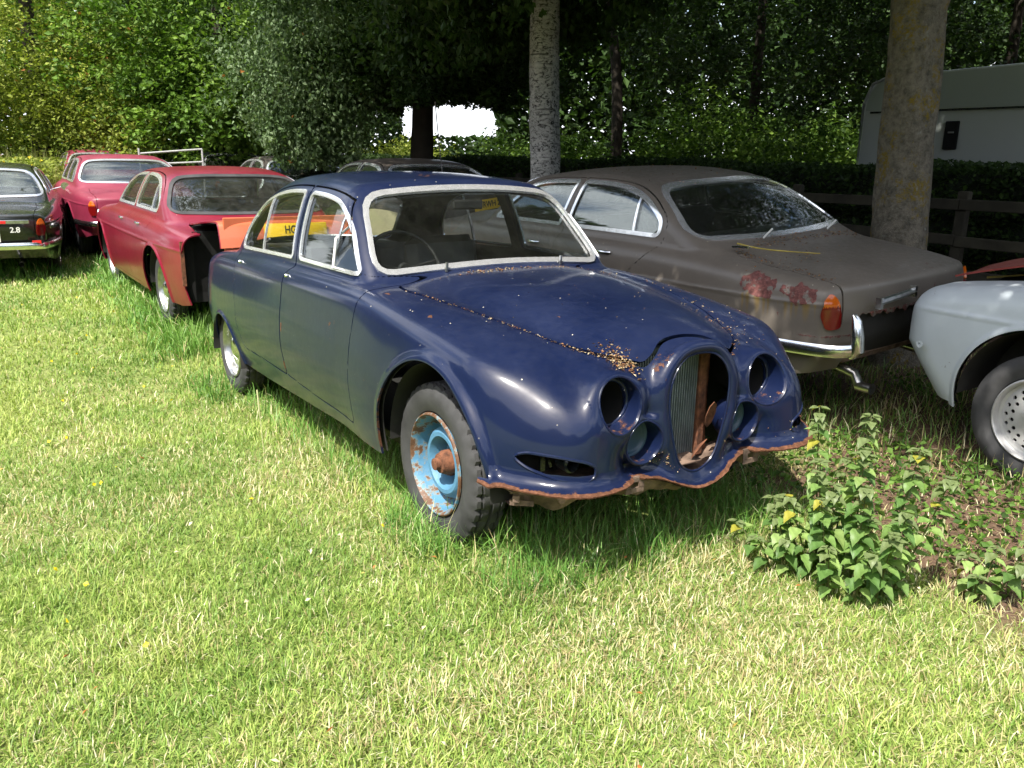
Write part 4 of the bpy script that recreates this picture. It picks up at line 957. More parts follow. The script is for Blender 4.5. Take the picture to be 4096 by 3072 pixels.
def foliage_mat(name, tr=.35, rough=.5, spec=.3):
    m, nt, b = newmat(name); a = nd(nt, 'ShaderNodeVertexColor', layer_name='Col')
    link(nt, a.outputs[0], b.inputs['Base Color']); b.inputs['Roughness'].default_value = rough; b.inputs['Specular IOR Level'].default_value = spec
    t = nd(nt, 'ShaderNodeBsdfTranslucent'); link(nt, mixc(nt, 1.0, a.outputs[0], (1.0, 1.15, .55), 'MULTIPLY'), t.inputs[0])
    mx = nd(nt, 'ShaderNodeMixShader'); mx.inputs[0].default_value = tr; link(nt, b.outputs[0], mx.inputs[1]); link(nt, t.outputs[0], mx.inputs[2]); link(nt, mx.outputs[0], nt.nodes['Material Output'].inputs[0]); return m
GM = foliage_mat('grass_blade', .30, .45, .35); LM = foliage_mat('leaf', .34, .55, .25)
def blades(P, H, W_, lean, az, colr, bend):
    """P (n,3) roots"""
    n = len(P); d = np.stack([np.cos(az), np.sin(az), 0*az], 1); s = np.stack([-np.sin(az), np.cos(az), 0*az], 1)
    up = np.array([0, 0, 1.])
    def at(t): a = lean+bend*t; return P+(H*t)[:, None]*(np.sin(a)[:, None]*d+np.cos(a)[:, None]*up)
    o = np.ones(n)
    b0, m_, t_ = P, at(.55*o), at(o); tw = rng.normal(0, .5, n); s2 = s*np.cos(tw)[:, None]+d*np.sin(tw)[:, None]
    V = np.stack([b0-s2*W_[:, None]/2, b0+s2*W_[:, None]/2, m_-s2*W_[:, None]*.42, m_+s2*W_[:, None]*.42, t_], 1).reshape(-1, 3)
    i = np.arange(n)[:, None]*5
    Q = i+np.array([0, 1, 3, 2]); T = i+np.array([2, 3, 4])
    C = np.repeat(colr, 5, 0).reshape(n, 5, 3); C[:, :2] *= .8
    return V, Q, T, C.reshape(-1, 3)
def blocked(x, y):
    """inside a wheel or under a car floor"""
    return (((x > -1.3) & (x < 3.3) & (np.abs(y) < .78)))
def grass():
    # polar sampling about the camera foot
    N = NGRASS; d = []
    rr = np.linspace(1.0, 30, 4000); D = np.minimum(1, (2.4/rr)**1.75); cdf = np.cumsum(D*rr); cdf /= cdf[-1]
    r_ = np.interp(rng.random(N), cdf, rr); a = YAW+rng.uniform(-1.25, 1.25, N)
    x = CAM[0]+r_*np.cos(a); y = CAM[1]+r_*np.sin(a)
    P = np.stack([x, y, gz(x)-.012+.03*(vn(x, y, .9, 1)-.5)], 1)
    k = (vis(P+[0, 0, .05], 1.12) | (rng.random(N) < .30)) & (y < 5.3); dm = dirtmask(x, y); k &= rng.random(N) > dm*.80
    k &= ~(blocked(x, y) & (rng.random(N) < .6))
    P = P[k]; x, y, r_, dm = x[k], y[k], r_[k], dm[k]; n = len(P)
    # tall where the mower cannot go: round the cars
    def near(cx, cy, hx, hy): return np.hypot(np.maximum(np.abs(x-cx)-hx, 0), np.maximum(np.abs(y-cy)-hy, 0))
    dc = np.minimum.reduce([near(2.75, -.83, .16, .02)*1.6, near(-.42, -.84, .25, .04), near(1.1, 0, 2.2, .66), near(-3.8, 0, 2.7, .7), near(-10, .4, 2.6, .8), near(-8.5, -2.3, 2.5, .8), near(-4, 2.6, 9, .8), near(5.3, 2.8, 2.2, .8)])
    tall = np.exp(-(dc/.16)**2); tall2 = np.exp(-(np.maximum(dc, 0)/.45)**2)*(x < -.5)
    pat = vn(x, y, 1.3, 2)*.6+vn(x, y, 4.1, 3)*.4
    tuft = np.clip(vn(x, y, 7, 8)*1.6-.35, 0, 1)
    H = (.022+.022*rng.random(n)+.024*tuft)*(1+.4*(pat-.5))+tall*rng.random(n)**1.5*.165+tall2*rng.random(n)*.16*(x < -1.2)
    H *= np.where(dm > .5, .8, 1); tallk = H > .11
    W_ = np.maximum(.0026+.0022*rng.random(n), r_*.00100)*np.where(tallk, 1.15, 1)
    lean = np.abs(rng.normal(0, .62, n))*np.where(tallk, .4, 1); lean = np.clip(lean, 0, 1.35); bend = rng.uniform(0, .8, n)*np.where(tallk, 1.2, 1)
    az = rng.uniform(0, 2*np.pi, n)
    gr = np.array([[.15, .26, .050], [.23, .35, .070], [.33, .43, .10], [.44, .50, .15]]); st = np.array([[.56, .51, .26], [.68, .64, .42], [.42, .34, .17]])
    q = np.clip(pat*4.2-1.0+rng.normal(0, .85, n), 0, 2.999); i0 = q.astype(int); f = (q-i0)[:, None]; C = gr[i0]*(1-f)+gr[np.minimum(i0+1, 3)]*f
    dry = vn(x, y, .55, 4)*.45+vn(x, y, 2.6, 6)*.55; cent = np.exp(-(((x-4.2)/1.3)**2+((y+.5)/.9)**2))
    ps = np.clip((dry-.45)*1.1, 0, .4)+.06+.16*cent; ps = np.where(tallk, .06, ps)+dm*.3
    s_ = rng.random(n) < ps; C[s_] = st[rng.integers(0, 3, s_.sum())]
    C *= rng.uniform(.78, 1.2, n)[:, None]
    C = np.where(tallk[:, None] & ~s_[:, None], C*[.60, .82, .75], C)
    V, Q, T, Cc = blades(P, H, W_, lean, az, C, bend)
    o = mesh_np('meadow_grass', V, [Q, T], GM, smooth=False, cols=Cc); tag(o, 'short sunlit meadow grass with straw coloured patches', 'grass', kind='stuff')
    print('blades', n)

# ================================================================== leaves
def leafquads(C, size, colr, droop=0., fold=True, asp=.62):
    """C (n,3) centres; kite shaped leaves, folded a little along the midrib"""
    n = len(C); az = rng.uniform(0, 2*np.pi, n); el = rng.normal(-.25-droop, .5, n)
    a = np.stack([np.cos(az)*np.cos(el), np.sin(az)*np.cos(el), np.sin(el)], 1)
    r0 = rng.normal(0, 1, (n, 3)); r0[:, 2] += 1.3; s = np.cross(a, r0); s /= np.linalg.norm(s, axis=1)[:, None]+1e-9; nn = np.cross(s, a)
    L = size[:, None]; w_ = L*asp/2
    V = np.stack([C-a*L*.5, C+s*w_-a*L*.05+nn*L*.10, C+a*L*.5, C-s*w_-a*L*.05+nn*L*.10], 1).reshape(-1, 3)
    i = np.arange(n)[:, None]*4
    T = np.concatenate([i+np.array([0, 1, 2]), i+np.array([0, 2, 3])])
    return V, T, np.repeat(colr, 4, 0)
def crownpts(c, rad, n, ncl, cs=.5, hollow=.55, flt=None, flat=1.):
    d = rng.normal(0, 1, (ncl*3, 3)); d /= np.linalg.norm(d, axis=1)[:, None]
    rr = hollow+(1-hollow)*rng.random(ncl*3)**.6
    K = np.array(c)+d*rr[:, None]*np.array(rad)*(1+.18*rng.normal(0, 1, ncl*3))[:, None]
    if flt is not None: K = K[flt(K)]
    K = K[:ncl]
    if len(K) == 0: return np.zeros((0, 3)), np.zeros(0)
    w_ = rng.random(len(K))+.35; ids = rng.choice(len(K), n, p=w_/w_.sum())
    sp_ = cs*(.5+rng.random(len(K)))[ids]
    P = K[ids]+rng.normal(0, 1, (n, 3))*sp_[:, None]*np.array([1, 1, flat])*.55
    br = (rng.random(len(K)))[ids]
    return P, br
def leafcol(n, pal, br, var=.22, autumn=.0):
    pal = np.array(pal); t = np.clip(br+rng.normal(0, .22, n), 0, .999)*(len(pal)-1); i = t.astype(int); f = (t-i)[:, None]
    C = (pal[i]*(1-f)+pal[np.minimum(i+1, len(pal)-1)]*f)*rng.uniform(1-var, 1+var, n)[:, None]
    if autumn: k = rng.random(n) < autumn; C[k] = [.30, .12, .03]
    return C
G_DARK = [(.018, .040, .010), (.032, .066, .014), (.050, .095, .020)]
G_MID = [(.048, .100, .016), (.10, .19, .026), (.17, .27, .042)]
G_YEL = [(.09, .13, .018), (.19, .24, .032), (.32, .36, .07)]
G_SIL = [(.07, .12, .045), (.12, .19, .08), (.22, .30, .16)]
def bark(name, c1, c2, kind='grey'):
    m, nt, b = newmat(name); co = objco(nt); mp = nd(nt, 'ShaderNodeMapping'); link(nt, co, mp.inputs[0])
    if kind == 'birch':
        mp.inputs['Scale'].default_value = (1, 1, 1.6)
        n = noise(nt, 14, 6, .75, mp.outputs[0], 1.5); n2 = noise(nt, 3, 3, .6, co); mp2 = nd(nt, 'ShaderNodeMapping'); link(nt, co, mp2.inputs[0]); mp2.inputs['Scale'].default_value = (.6, .6, 7); n3 = noise(nt, 5, 3, .5, mp2.outputs[0])
        c = ramp(nt, n, [(.30, c2), (.42, c2), (.46, tuple(np.array(c1)*.6)), (.55, c1)]); c = mixc(nt, rampf(nt, n3, .60, .68, 0, .8), c, c2)
        c = mixc(nt, rampf(nt, n2, .3, .8, 0, .6), c, tuple((np.array(c1)*.35+np.array(c2))*.7))
    else:
        n = noise(nt, 16, 7, .75, co); n2 = noise(nt, 4.2, 6, .78, co); n3 = noise(nt, 42, 4, .7, co)
        c = ramp(nt, n, [(.3, c2), (.55, c1), (.8, tuple(np.clip(np.array(c1)*1.5, 0, 1)))])
        lich = mth(nt, 'MULTIPLY', rampf(nt, n2, .515, .575), rampf(nt, n3, .42, .58)); c = mixc(nt, lich, c, (.27, .19, .018))
        c = mixc(nt, rampf(nt, noise(nt, 7, 3, .6, co), .64, .68, 0, .8), c, (.33, .33, .28))
    link(nt, c, b.inputs['Base Color']); b.inputs['Roughness'].default_value = .92
    bump(nt, b, mth(nt, 'ADD', n, n3), .035 if kind != 'birch' else .02); return m
BK = dict(birch=bark('birch_bark', (.62, .60, .55), (.030, .026, .022), 'birch'), grey=bark('lichened_bark', (.25, .22, .165), (.06, .052, .038)), dark=plain('dark_bark', (.035, .028, .02), .95, sc=6, bmp=.01))
def trunk(root, pts, rad, mat, name='trunk', n=20, knot=0):
    P = cr(np.array(pts, float), 10, closed=False); r_ = np.interp(np.linspace(0, 1, len(P)), np.linspace(0, 1, len(rad)), rad)
    th = np.linspace(0, 2*np.pi, n, endpoint=False); G = []
    for i, (p, q) in enumerate(zip(P, r_)):
        rr = q*(1+.05*np.sin(3*th+i*.21)+.04*np.sin(5*th-i*.33+1)+.02*rng.normal(0, 1, n))
        G.append(np.stack([p[0]+rr*np.cos(th), p[1]+rr*np.sin(th), p[2]+0*th], 1))
    return MB().grid(np.array(G), closed_v=True).build(name, mat, root, ang=None)
def limbs(root, base, ends, r0, mat):
    for e in ends:
        b_ = np.array(base, float); e = np.array(e, float); m_ = (b_+e)/2+np.array([0, 0, .12*np.linalg.norm(e-b_)])
        MB().tube(cr([b_, m_, e], 6, closed=False), np.linspace(r0, r0*.25, 13), 8).build('limb', mat, root, ang=None)
def tree(label, cat, base, tr, crowns, mat, pal, size=.09, name='tree', group=None, limb=(), autumn=0, droop=0, lm=None):
    root = empty(name, (0, 0, 0), 0, label, cat, group)
    if tr is not None: trunk(root, tr[0], tr[1], mat)
    for (b_, ends, r0) in limb: limbs(root, b_, ends, r0, mat)
    Vs = []; Ts = []; Cs = []; n0 = 0
    for (c, rad, n, ncl, cs, flt, *rest) in crowns:
        n = int(n*LEAFK); P, br = crownpts(c, rad, n, ncl, cs, rest[0] if rest else .45, flt, rest[1] if len(rest) > 1 else .8)
        if not len(P): continue
        if flt is not None: k = flt(P); P = P[k]; br = br[k]
        V, T, C = leafquads(P, size*rng.uniform(.7, 1.3, len(P)), leafcol(len(P), pal, br, autumn=autumn), droop); Vs.append(V); Ts.append(T+n0); Cs.append(C); n0 += len(V)
    if Vs: mesh_np('crown', np.concatenate(Vs), np.concatenate(Ts), lm or LM, root, smooth=False, cols=np.concatenate(Cs))
    return root
def sunny(P):        # the overhanging crowns stop short of the light that reaches the blue car and the meadow
    return (P[:, 1] > 1.15-.595*(P[:, 2]-1)-np.clip(P[:, 0]-3.2, 0, 3)*.15+.3*(P[:, 0] > 3.3)) & ~((P[:, 2] < 3.1+.0*P[:, 0]) & (P[:, 0] > -1.5) & (P[:, 1] < 4.5))
def edgeup(P):       # nothing hangs below the band the photo shows clear
    d = np.hypot(P[:, 0]-CAM[0], P[:, 1]-CAM[1]); return sunny(P) & (P[:, 2] > 1.52+d*.085)
def sky_gap(P):      # an opening to the open sky between the dark trunk and the birch
    az = np.degrees(np.arctan2(P[:, 1]-CAM[1], P[:, 0]-CAM[0])); d = np.hypot(P[:, 0]-CAM[0], P[:, 1]-CAM[1])
    return ~((az > 148.6) & (az < 154.2) & (P[:, 2] < 1.52+d*(.046+.014*vn(az, P[:, 0]*.3, 1.7, 31))) & (P[:, 2] > 1.52+d*(.031+.006*vn(az, P[:, 1]*.2, 2.3, 32))))
def plants():
    # birch behind the brown car, bare trunk into a high crown
    gb = float(gz(-2.6))
    tree('slim pale birch with black scarred bark rising behind the brown saloon', 'tree', None, ([(-2.62, 3.58, gb-.1), (-2.66, 3.56, 1.2), (-2.74, 3.55, 2.8), (-2.78, 3.6, 5), (-2.7, 3.7, 8.5)], [.20, .175, .165, .15, .07]),
         [((-2.6, 2.9, 6.6), (4.2, 4.6, 3.0), 75000, 1200, .45, edgeup, .15), ((-.8, 1.4, 5.3), (2.8, 2.2, 1.1), 34000, 560, .4, edgeup, .1), ((-3.6, 3.6, 3.6), (2.2, 1.6, .9), 16000, 260, .28, lambda P: edgeup(P) & (np.hypot(P[:, 0]+2.6, P[:, 1]-3.65) > .5))], BK['birch'], G_DARK, .10, limb=[((-2.64, 3.68, 4.4), [(-4.5, 2.2, 6.2), (-1, 2.2, 6.4), (-3, 5.2, 6.6)], .07)], name='birch_tree', droop=.5)
    # thick lichened trunk with a fork
    r = tree('thick grey trunk with orange lichen standing behind the brown saloon boot', 'tree', None, ([(1.72, 3.84, -.1), (1.73, 3.81, .7), (1.70, 3.76, 1.8), (1.66, 3.70, 3.0), (1.60, 3.7, 4.8), (1.5, 3.8, 7)], [.26, .205, .188, .185, .16, .10]),
         [((2.0, 2.6, 7.0), (4.6, 5.4, 2.9), 80000, 1300, .5, edgeup, .15), ((2.4, 1.5, 5.0), (3.6, 2.6, 1.1), 60000, 900, .40, edgeup, .1), ((4.6, 1.0, 6.5), (2.6, 2.4, 1.6), 30000, 500, .45, edgeup, .1), ((.8, .1, 4.6), (3.2, 1.7, 1.4), 45000, 650, .38, edgeup, .1)], BK['grey'], G_DARK, .115, name='lichened_tree',
         limb=[((1.72, 3.72, 2.35), [(2.45, 4.3, 5.6)], .11), ((1.80, 3.85, 4.2), [(0, 2.2, 6.2), (3.8, 1.6, 6.4), (2.8, 5.6, 6.6)], .09)])
    MB().lathe([(-.21, .050), (-.225, .045), (-.228, .025), (-.20, .0)], (1.735, 3.80, .78), 'y', 16).build('knot', MT['void'], r, ang=None)
    tree('dark trunk in deep shade left of the bright sky gap', 'tree', None, ([(-7.9, 4.6, 0), (-7.85, 4.62, 2), (-7.9, 4.7, 4), (-7.8, 4.8, 7)], [.24, .18, .17, .12]),
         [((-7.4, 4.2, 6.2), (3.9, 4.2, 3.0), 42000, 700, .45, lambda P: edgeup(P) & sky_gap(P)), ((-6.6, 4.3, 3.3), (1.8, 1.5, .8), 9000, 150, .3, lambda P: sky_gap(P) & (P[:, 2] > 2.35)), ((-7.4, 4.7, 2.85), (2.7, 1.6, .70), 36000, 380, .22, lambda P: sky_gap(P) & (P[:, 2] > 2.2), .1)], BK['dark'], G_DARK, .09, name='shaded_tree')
    # silver green drooping tree over the far cars
    tree('pale green leafed tree drooping down over the dark cars', 'tree', None, ([(-8.9, 3.25, 0), (-8.85, 3.2, 1.5), (-8.8, 3.1, 3.4)], [.13, .11, .05]),
         [((-8.1, 2.75, 2.75), (1.15, 1.2, 1.2), 15000, 330, .24, lambda P: P[:, 2] > 1.62, .4, 1.3), ((-7.9, 2.6, 1.75), (.75, .8, .7), 5000, 110, .18, lambda P: (P[:, 2] > 1.3), .4, 1.5), ((-8.7, 3.3, 4.4), (1.5, 1.5, 1.0), 9000, 240, .3, None)], BK['dark'], G_SIL, .075, name='drooping_tree', autumn=.004, droop=.5)
    tree('broad green sycamore in full light behind the far crimson saloon', 'tree', None, ([(-15.6, 3.3, 0), (-15.6, 3.3, 3), (-15.5, 3.4, 6)], [.25, .2, .1]),
         [((-15.3, 2.9, 4.3), (2.9, 2.9, 3.1), 34000, 520, .42, lambda P: P[:, 2] > 1.2), ((-14.0, 2.5, 2.6), (1.6, 1.7, 1.2), 9000, 160, .3, lambda P: P[:, 2] > 1.1)], BK['dark'], G_MID, .12, name='sycamore_tree')
    tree('tall yellowish green tree at the left edge behind the weeds', 'tree', None, ([(-18.5, -.3, 0), (-18.5, -.3, 3), (-18.4, -.3, 6)], [.25, .2, .1]),
         [((-18.0, -.4, 4.4), (3.0, 3.0, 3.4), 30000, 480, .42, lambda P: P[:, 2] > .5), ((-16.6, .6, 2.6), (2.0, 1.6, 1.5), 9000, 200, .3, None)], BK['dark'], G_YEL, .10, name='leafy_tree', autumn=.01)
    tree('loose yellow green bush left of the sycamore', 'bush', None, None, [((-17.2, -3.2, 3.0), (2.4, 2.2, 2.9), 22000, 380, .36, None), ((-15.0, 1.0, 1.7), (1.2, 1.2, 1.2), 7000, 150, .3, None)], BK['dark'], G_YEL, .09, name='bush', autumn=.01)
    # trees filling the back
    k = 0
    spec = [((-24, 2.0, 5), (4, 4, 5), G_MID, 'mid green tree filling the gap behind the sycamore'), ((-23, 8.0, 5.5), (4, 4, 5), G_DARK, 'dark tree rising behind the drooping pale tree'),
            ((-27, -6, 5), (4, 4.5, 5.5), G_YEL, 'farthest yellow green tree at the left edge of the meadow'),
            ((-8.5, 13.5, 6.4), (4.5, 3.2, 5.0), G_DARK, 'dark tree behind the hedge, right of the bright sky gap'), ((-3.5, 14.8, 5.4), (4.2, 3.2, 5.0), G_DARK, 'dark tree behind the hedge above the brown saloon'),
            ((1.8, 15.5, 5.4), (4.2, 3.2, 5.2), G_DARK, 'dark tree left of the caravan roof'), ((6.8, 15, 5.8), (4.2, 3.4, 5.2), G_MID, 'sunlit tree standing behind the caravan')]
    for c, rad, pal, lb in spec:
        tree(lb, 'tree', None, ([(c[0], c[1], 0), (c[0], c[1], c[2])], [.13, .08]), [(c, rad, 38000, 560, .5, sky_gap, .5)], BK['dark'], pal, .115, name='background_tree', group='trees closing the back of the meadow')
    for c, lb in (((-5.5, 9.3, 8.6), 'tall tree added beyond the hedge, its unseen crown shading the bank'), ((2.5, 9.8, 8.8), 'tall tree added beyond the hedge, its unseen crown shading above the caravan'), ((-12.5, 9.0, 8.4), 'tall tree added beyond the hedge, its unseen crown shading left of the sky gap')):  # added trees, crowns kept above the view to darken the wood behind
        tree(lb, 'tree', None, ([(c[0]+2.6, c[1]+1.6, 0), (c[0]+2.5, c[1]+1.5, 4), (c[0]+1, c[1]+1, c[2])], [.14, .11, .07]), [(c, (5.2, 3.6, 2.8), 52000, 800, .6, lambda P: P[:, 2] > 1.52+.33*np.hypot(P[:, 0]-CAM[0], P[:, 1]-CAM[1]), .1)], BK['dark'], G_DARK, .12, name='added_shade_tree', group='tall trees added beyond the hedge for shade')
    n = int(85000*LEAFK); az = R(198)+rng.random(n)*R(262); d = rng.uniform(24, 31, n); hgt = rng.random(n)**.9*(8.5+1.5*np.sin(az*5)+1.5*np.sin(az*13+1))  # unseen belt behind the camera, added so the paint mirrors dark trees
    V, T, C = leafquads(np.stack([CAM[0]+d*np.cos(az), CAM[1]+d*np.sin(az), hgt], 1), rng.uniform(.5, .9, n), leafcol(n, G_DARK, rng.random(n))); tag(mesh_np('unseen_tree_belt', V, T, LM, smooth=False, cols=C), 'unseen belt of trees on the near side of the meadow, added to mirror dark in the car paint', 'wood', kind='stuff')
    # a wood far behind everything, leaving the opening free
    n = int(190000*LEAFK); az = R(100)+rng.random(n)*R(95); d = rng.uniform(33, 40, n); hgt = rng.random(n)**.8*14*(.92+.12*np.sin(az*17)+.06*np.sin(az*41))
    P = np.stack([CAM[0]+d*np.cos(az), CAM[1]+d*np.sin(az), hgt], 1); ad = np.degrees(az); P = P[~((ad > 148.2) & (ad < 154.4) & (P[:, 2] > 2.3))]
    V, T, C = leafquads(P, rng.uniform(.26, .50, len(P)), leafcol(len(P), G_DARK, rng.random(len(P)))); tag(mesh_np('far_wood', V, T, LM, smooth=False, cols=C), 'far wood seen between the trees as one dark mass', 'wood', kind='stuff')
    # bushes beyond the hedge that catch some light
    for i, (x, y, z, rx, rz, lb) in enumerate([(-6.3, 9.8, 1.5, 1.5, 1.15, 'leafy green bush beyond the hedge just right of the birch trunk'), (-3.8, 9.9, 1.35, 1.4, .85, 'low green bush beyond the hedge above the brown roof'), (-1.6, 10.3, 1.3, 1.3, .75, 'low bush beyond the hedge beside the caravan'), (-10.5, 9.0, 1.35, 2.2, .85, 'low bush beyond the hedge under the sky gap'), (-15.5, 8.2, 1.2, 1.8, .6, 'sunlit bush seen through the stems left of the dark trunk')]):
        tree(lb, 'bush', None, None, [((x, y, z), (rx, 1.0, rz), 8000, 150, .25, lambda P: sky_gap(P) & (P[:, 2] > .05))], BK['dark'], G_MID if i != 4 else G_YEL, .09, name='bush', group='bushes beyond the hedge')
    # rank weeds at the left
    n = 16000; x = rng.uniform(-14.5, -10.3, n); y = -1.15+rng.normal(0, .62, n); k = ~((x > -13.6) & (y > -.72+.04*(-x-9)))
    x, y = x[k], y[k]; n = len(x); H = rng.uniform(.4, 1.6, n)*(.6+.5*vn(x, y, 1.1, 9)); P = np.stack([x, y, gz(x)], 1)
    C = leafcol(n, [(.10, .13, .03), (.18, .20, .05), (.32, .30, .13)], rng.random(n)); V, Q, T, Cc = blades(P, H, rng.uniform(.012, .035, n), np.abs(rng.normal(0, .2, n)), rng.uniform(0, 6.28, n), C, rng.uniform(0, .9, n))
    k = int(9000); P2 = P[rng.integers(0, n, k)]; P2 = P2+np.stack([rng.normal(0, .06, k), rng.normal(0, .06, k), rng.random(k)**.7*1.35], 1)
    C2 = leafcol(k, G_YEL, rng.random(k)); f = rng.random(k) < .012; C2[f] = [.75, .55, .03]; V2, T2, C3 = leafquads(P2, rng.uniform(.04, .11, k), C2)
    o = mesh_np('tall_weeds', np.concatenate([V, V2]), [Q, T, T2+len(V)], LM, smooth=False, cols=np.concatenate([Cc, C3])); tag(o, 'rank weeds and tall grass standing behind the black saloon', 'weeds', kind='stuff')
    # low green weeds on the shaded earth
    n = 9000; x = rng.uniform(2.2, 6.0, n); y = rng.uniform(.75, 3.3, n); m_ = vn(x, y, 1.9, 12) > .50; x, y = x[m_], y[m_]; n = len(x)
    P = np.stack([x, y, gz(x)+rng.random(n)**1.5*.10], 1); C = leafcol(n, [(.04, .09, .015), (.08, .16, .025), (.13, .23, .04)], rng.random(n)); V, T, C = leafquads(P, rng.uniform(.018, .045, n), C, asp=.8)
    tag(mesh_np('ground_weeds', V, T, LM, smooth=False, cols=C), 'low green weeds on the shaded earth beneath the cars', 'weeds', kind='stuff')
def hedge():
    x0, x1, y0, y1, z1 = -17, 10.5, 5.75, 6.5, 1.50
    n = 150; xs = np.linspace(x0, x1, n); G = []
    for x in xs:
        h = z1-.07+.03*math.sin(x*1.3)+.02*math.sin(x*4.1); b_ = .04*math.sin(x*2.1)+.03*math.sin(x*6.3)
        G.append([(x, y0+.08+b_, 0), (x, y0+.05+b_, h*.6), (x, y0+.10+b_, h-.05), (x, y0+.2, h), (x, y1-.2, h), (x, y1-.08, h-.06), (x, y1-.05, 0)])
    root = empty('clipped_hedge', (0, 0, 0), 0, 'long clipped dark hedge running behind the fence', 'hedge')
    MB().grid(np.array(G), closed_v=True).build('hedge_body', plain('hedge_inside', (.012, .020, .008), .95, var=.6, sc=14, bmp=.03), root, smooth=False)
    k = int(95000); x = rng.uniform(x0, x1, k); f = rng.random(k); top = f < .38
    h = z1-.07+.03*np.sin(x*1.3)+.02*np.sin(x*4.1)
    y = np.where(top, rng.uniform(y0, y1, k), y0+.05+.04*np.sin(x*2.1)+np.abs(rng.normal(0, .035, k))*-1); z = np.where(top, h+rng.random(k)**2*.10, rng.random(k)*h)
    V, T, C = leafquads(np.stack([x, y, z], 1), rng.uniform(.035, .075, k), leafcol(k, [(.016, .034, .010), (.03, .058, .014), (.055, .10, .02)], rng.random(k)))
    mesh_np('hedge_leaves', V, T, LM, root, smooth=False, cols=C)
def fence():
    root = empty('rail_fence', (0, 0, 0), 0, 'weathered three rail wooden fence in front of the hedge', 'fence'); wd = plain('weathered_rail', (.034, .030, .019), .9, var=.45, sc=5, bmp=.004)
    ps = np.arange(-15.2, 10, 1.83)
    for x in ps: MB().box((x, 5.42, .64), (.10, .08, 1.30), rz=.03, b=.008).build('fence_post', wd, root, ang=30)
    for a, b_ in zip(ps[:-1], ps[1:]):
        for z in (.55, .86, 1.17):
            e0, e1 = rng.normal(0, .012, 2); MB().box(((a+b_)/2, 5.355, z+(e0+e1)/2), (b_-a-.006, .032, .095), ry=(e0-e1)/1.8, b=.006).build('fence_rail', wd, root, ang=30)
def caravan():
    root = empty('caravan', (-1.02, 7.0, .0), R(2), 'white touring caravan parked behind the hedge, partly hidden by the lichened trunk', 'caravan')
    up_, lo_ = plain('caravan_upper_panel', (.30, .34, .31), .35, var=.05, sc=1), plain('caravan_side', (.42, .45, .43), .35, var=.04, sc=1)
    prof = rpoly([(0, .48), (.02, 2.50), (5.9, 2.62), (6.1, .48)], [.1, .36, .3, .1], 9)
    yy = [.0, .03, 2.2, 2.23]; ins = [.03, 0, 0, .03]; c0 = prof.mean(0); G = []
    for y, k in zip(yy, ins): d = prof-c0; d = d/np.linalg.norm(d, axis=1)[:, None]; q = prof-d*k; G.append(np.stack([q[:, 0], np.full(len(q), y), q[:, 1]], 1))
    m = MB().grid(np.array(G), closed_v=True); n = len(prof)
    for g in (G[0], G[-1]): m.add(np.r_[[g.mean(0)], g], [], [(0, 1+i, 1+(i+1) % n) for i in range(n)])
    m.build('caravan_shell', lo_, root, ang=35)
    up = prof.copy(); up[:, 1] = np.maximum(up[:, 1], 2.12); up = c0+(up-c0)*[.986, .975]; up[:, 1] = np.maximum(up[:, 1], 2.12)
    m = MB(); V = np.r_[np.stack([up[:, 0], 0*up[:, 0]-.006, up[:, 1]], 1), np.stack([up[:, 0], 0*up[:, 0]+.01, up[:, 1]], 1)]; c_ = [up[:, 0].mean(), -.006, 2.3]
    m.add(np.r_[V, [c_]], [(i, (i+1) % n, n+(i+1) % n, n+i) for i in range(n)], [(2*n, (i+1) % n, i) for i in range(n)]).build('upper_panel', up_, root, smooth=False)
    MB().box((3.0, -.016, 2.10), (5.75, .012, .022)).build('trim_strip', MT['dark'], root, smooth=False)
    MB().tube([(.03, -.02, .6), (.03, -.02, 2.2), (.12, -.02, 2.42), (.35, -.02, 2.50)], .018, 8).build('edge_rail', plain('grey_rail', (.25, .26, .26), .4), root)
    w = MB().box((1.14, -.025, 1.83), (.16, .02, .30), b=.06).build('vent', MT['void'], root); MB().box((1.14, -.04, 1.86), (.07, .01, .02), b=.004).build('vent_catch', MT['steel'], w)
    MB().box((4.0, 1.1, 2.65), (1.6, 1.2, .16), b=.06).box((2.2, 1.0, 2.60), (.6, .6, .10), b=.04).build('roof_light', MT['white'], root)
    for x in (2.6, 3.4): MB().lathe([(-.02, .0), (-.03, .30), (.12, .32), (.16, .2)], (x, .15, .33), 'y', 24, sgn=1).build('caravan_wheel', MT['rubber'], root, ang=30)
    MB().tube([(.0, 1.1, .42), (-.9, 1.1, .42)], .05, 8).build('drawbar', MT['steel'], root)
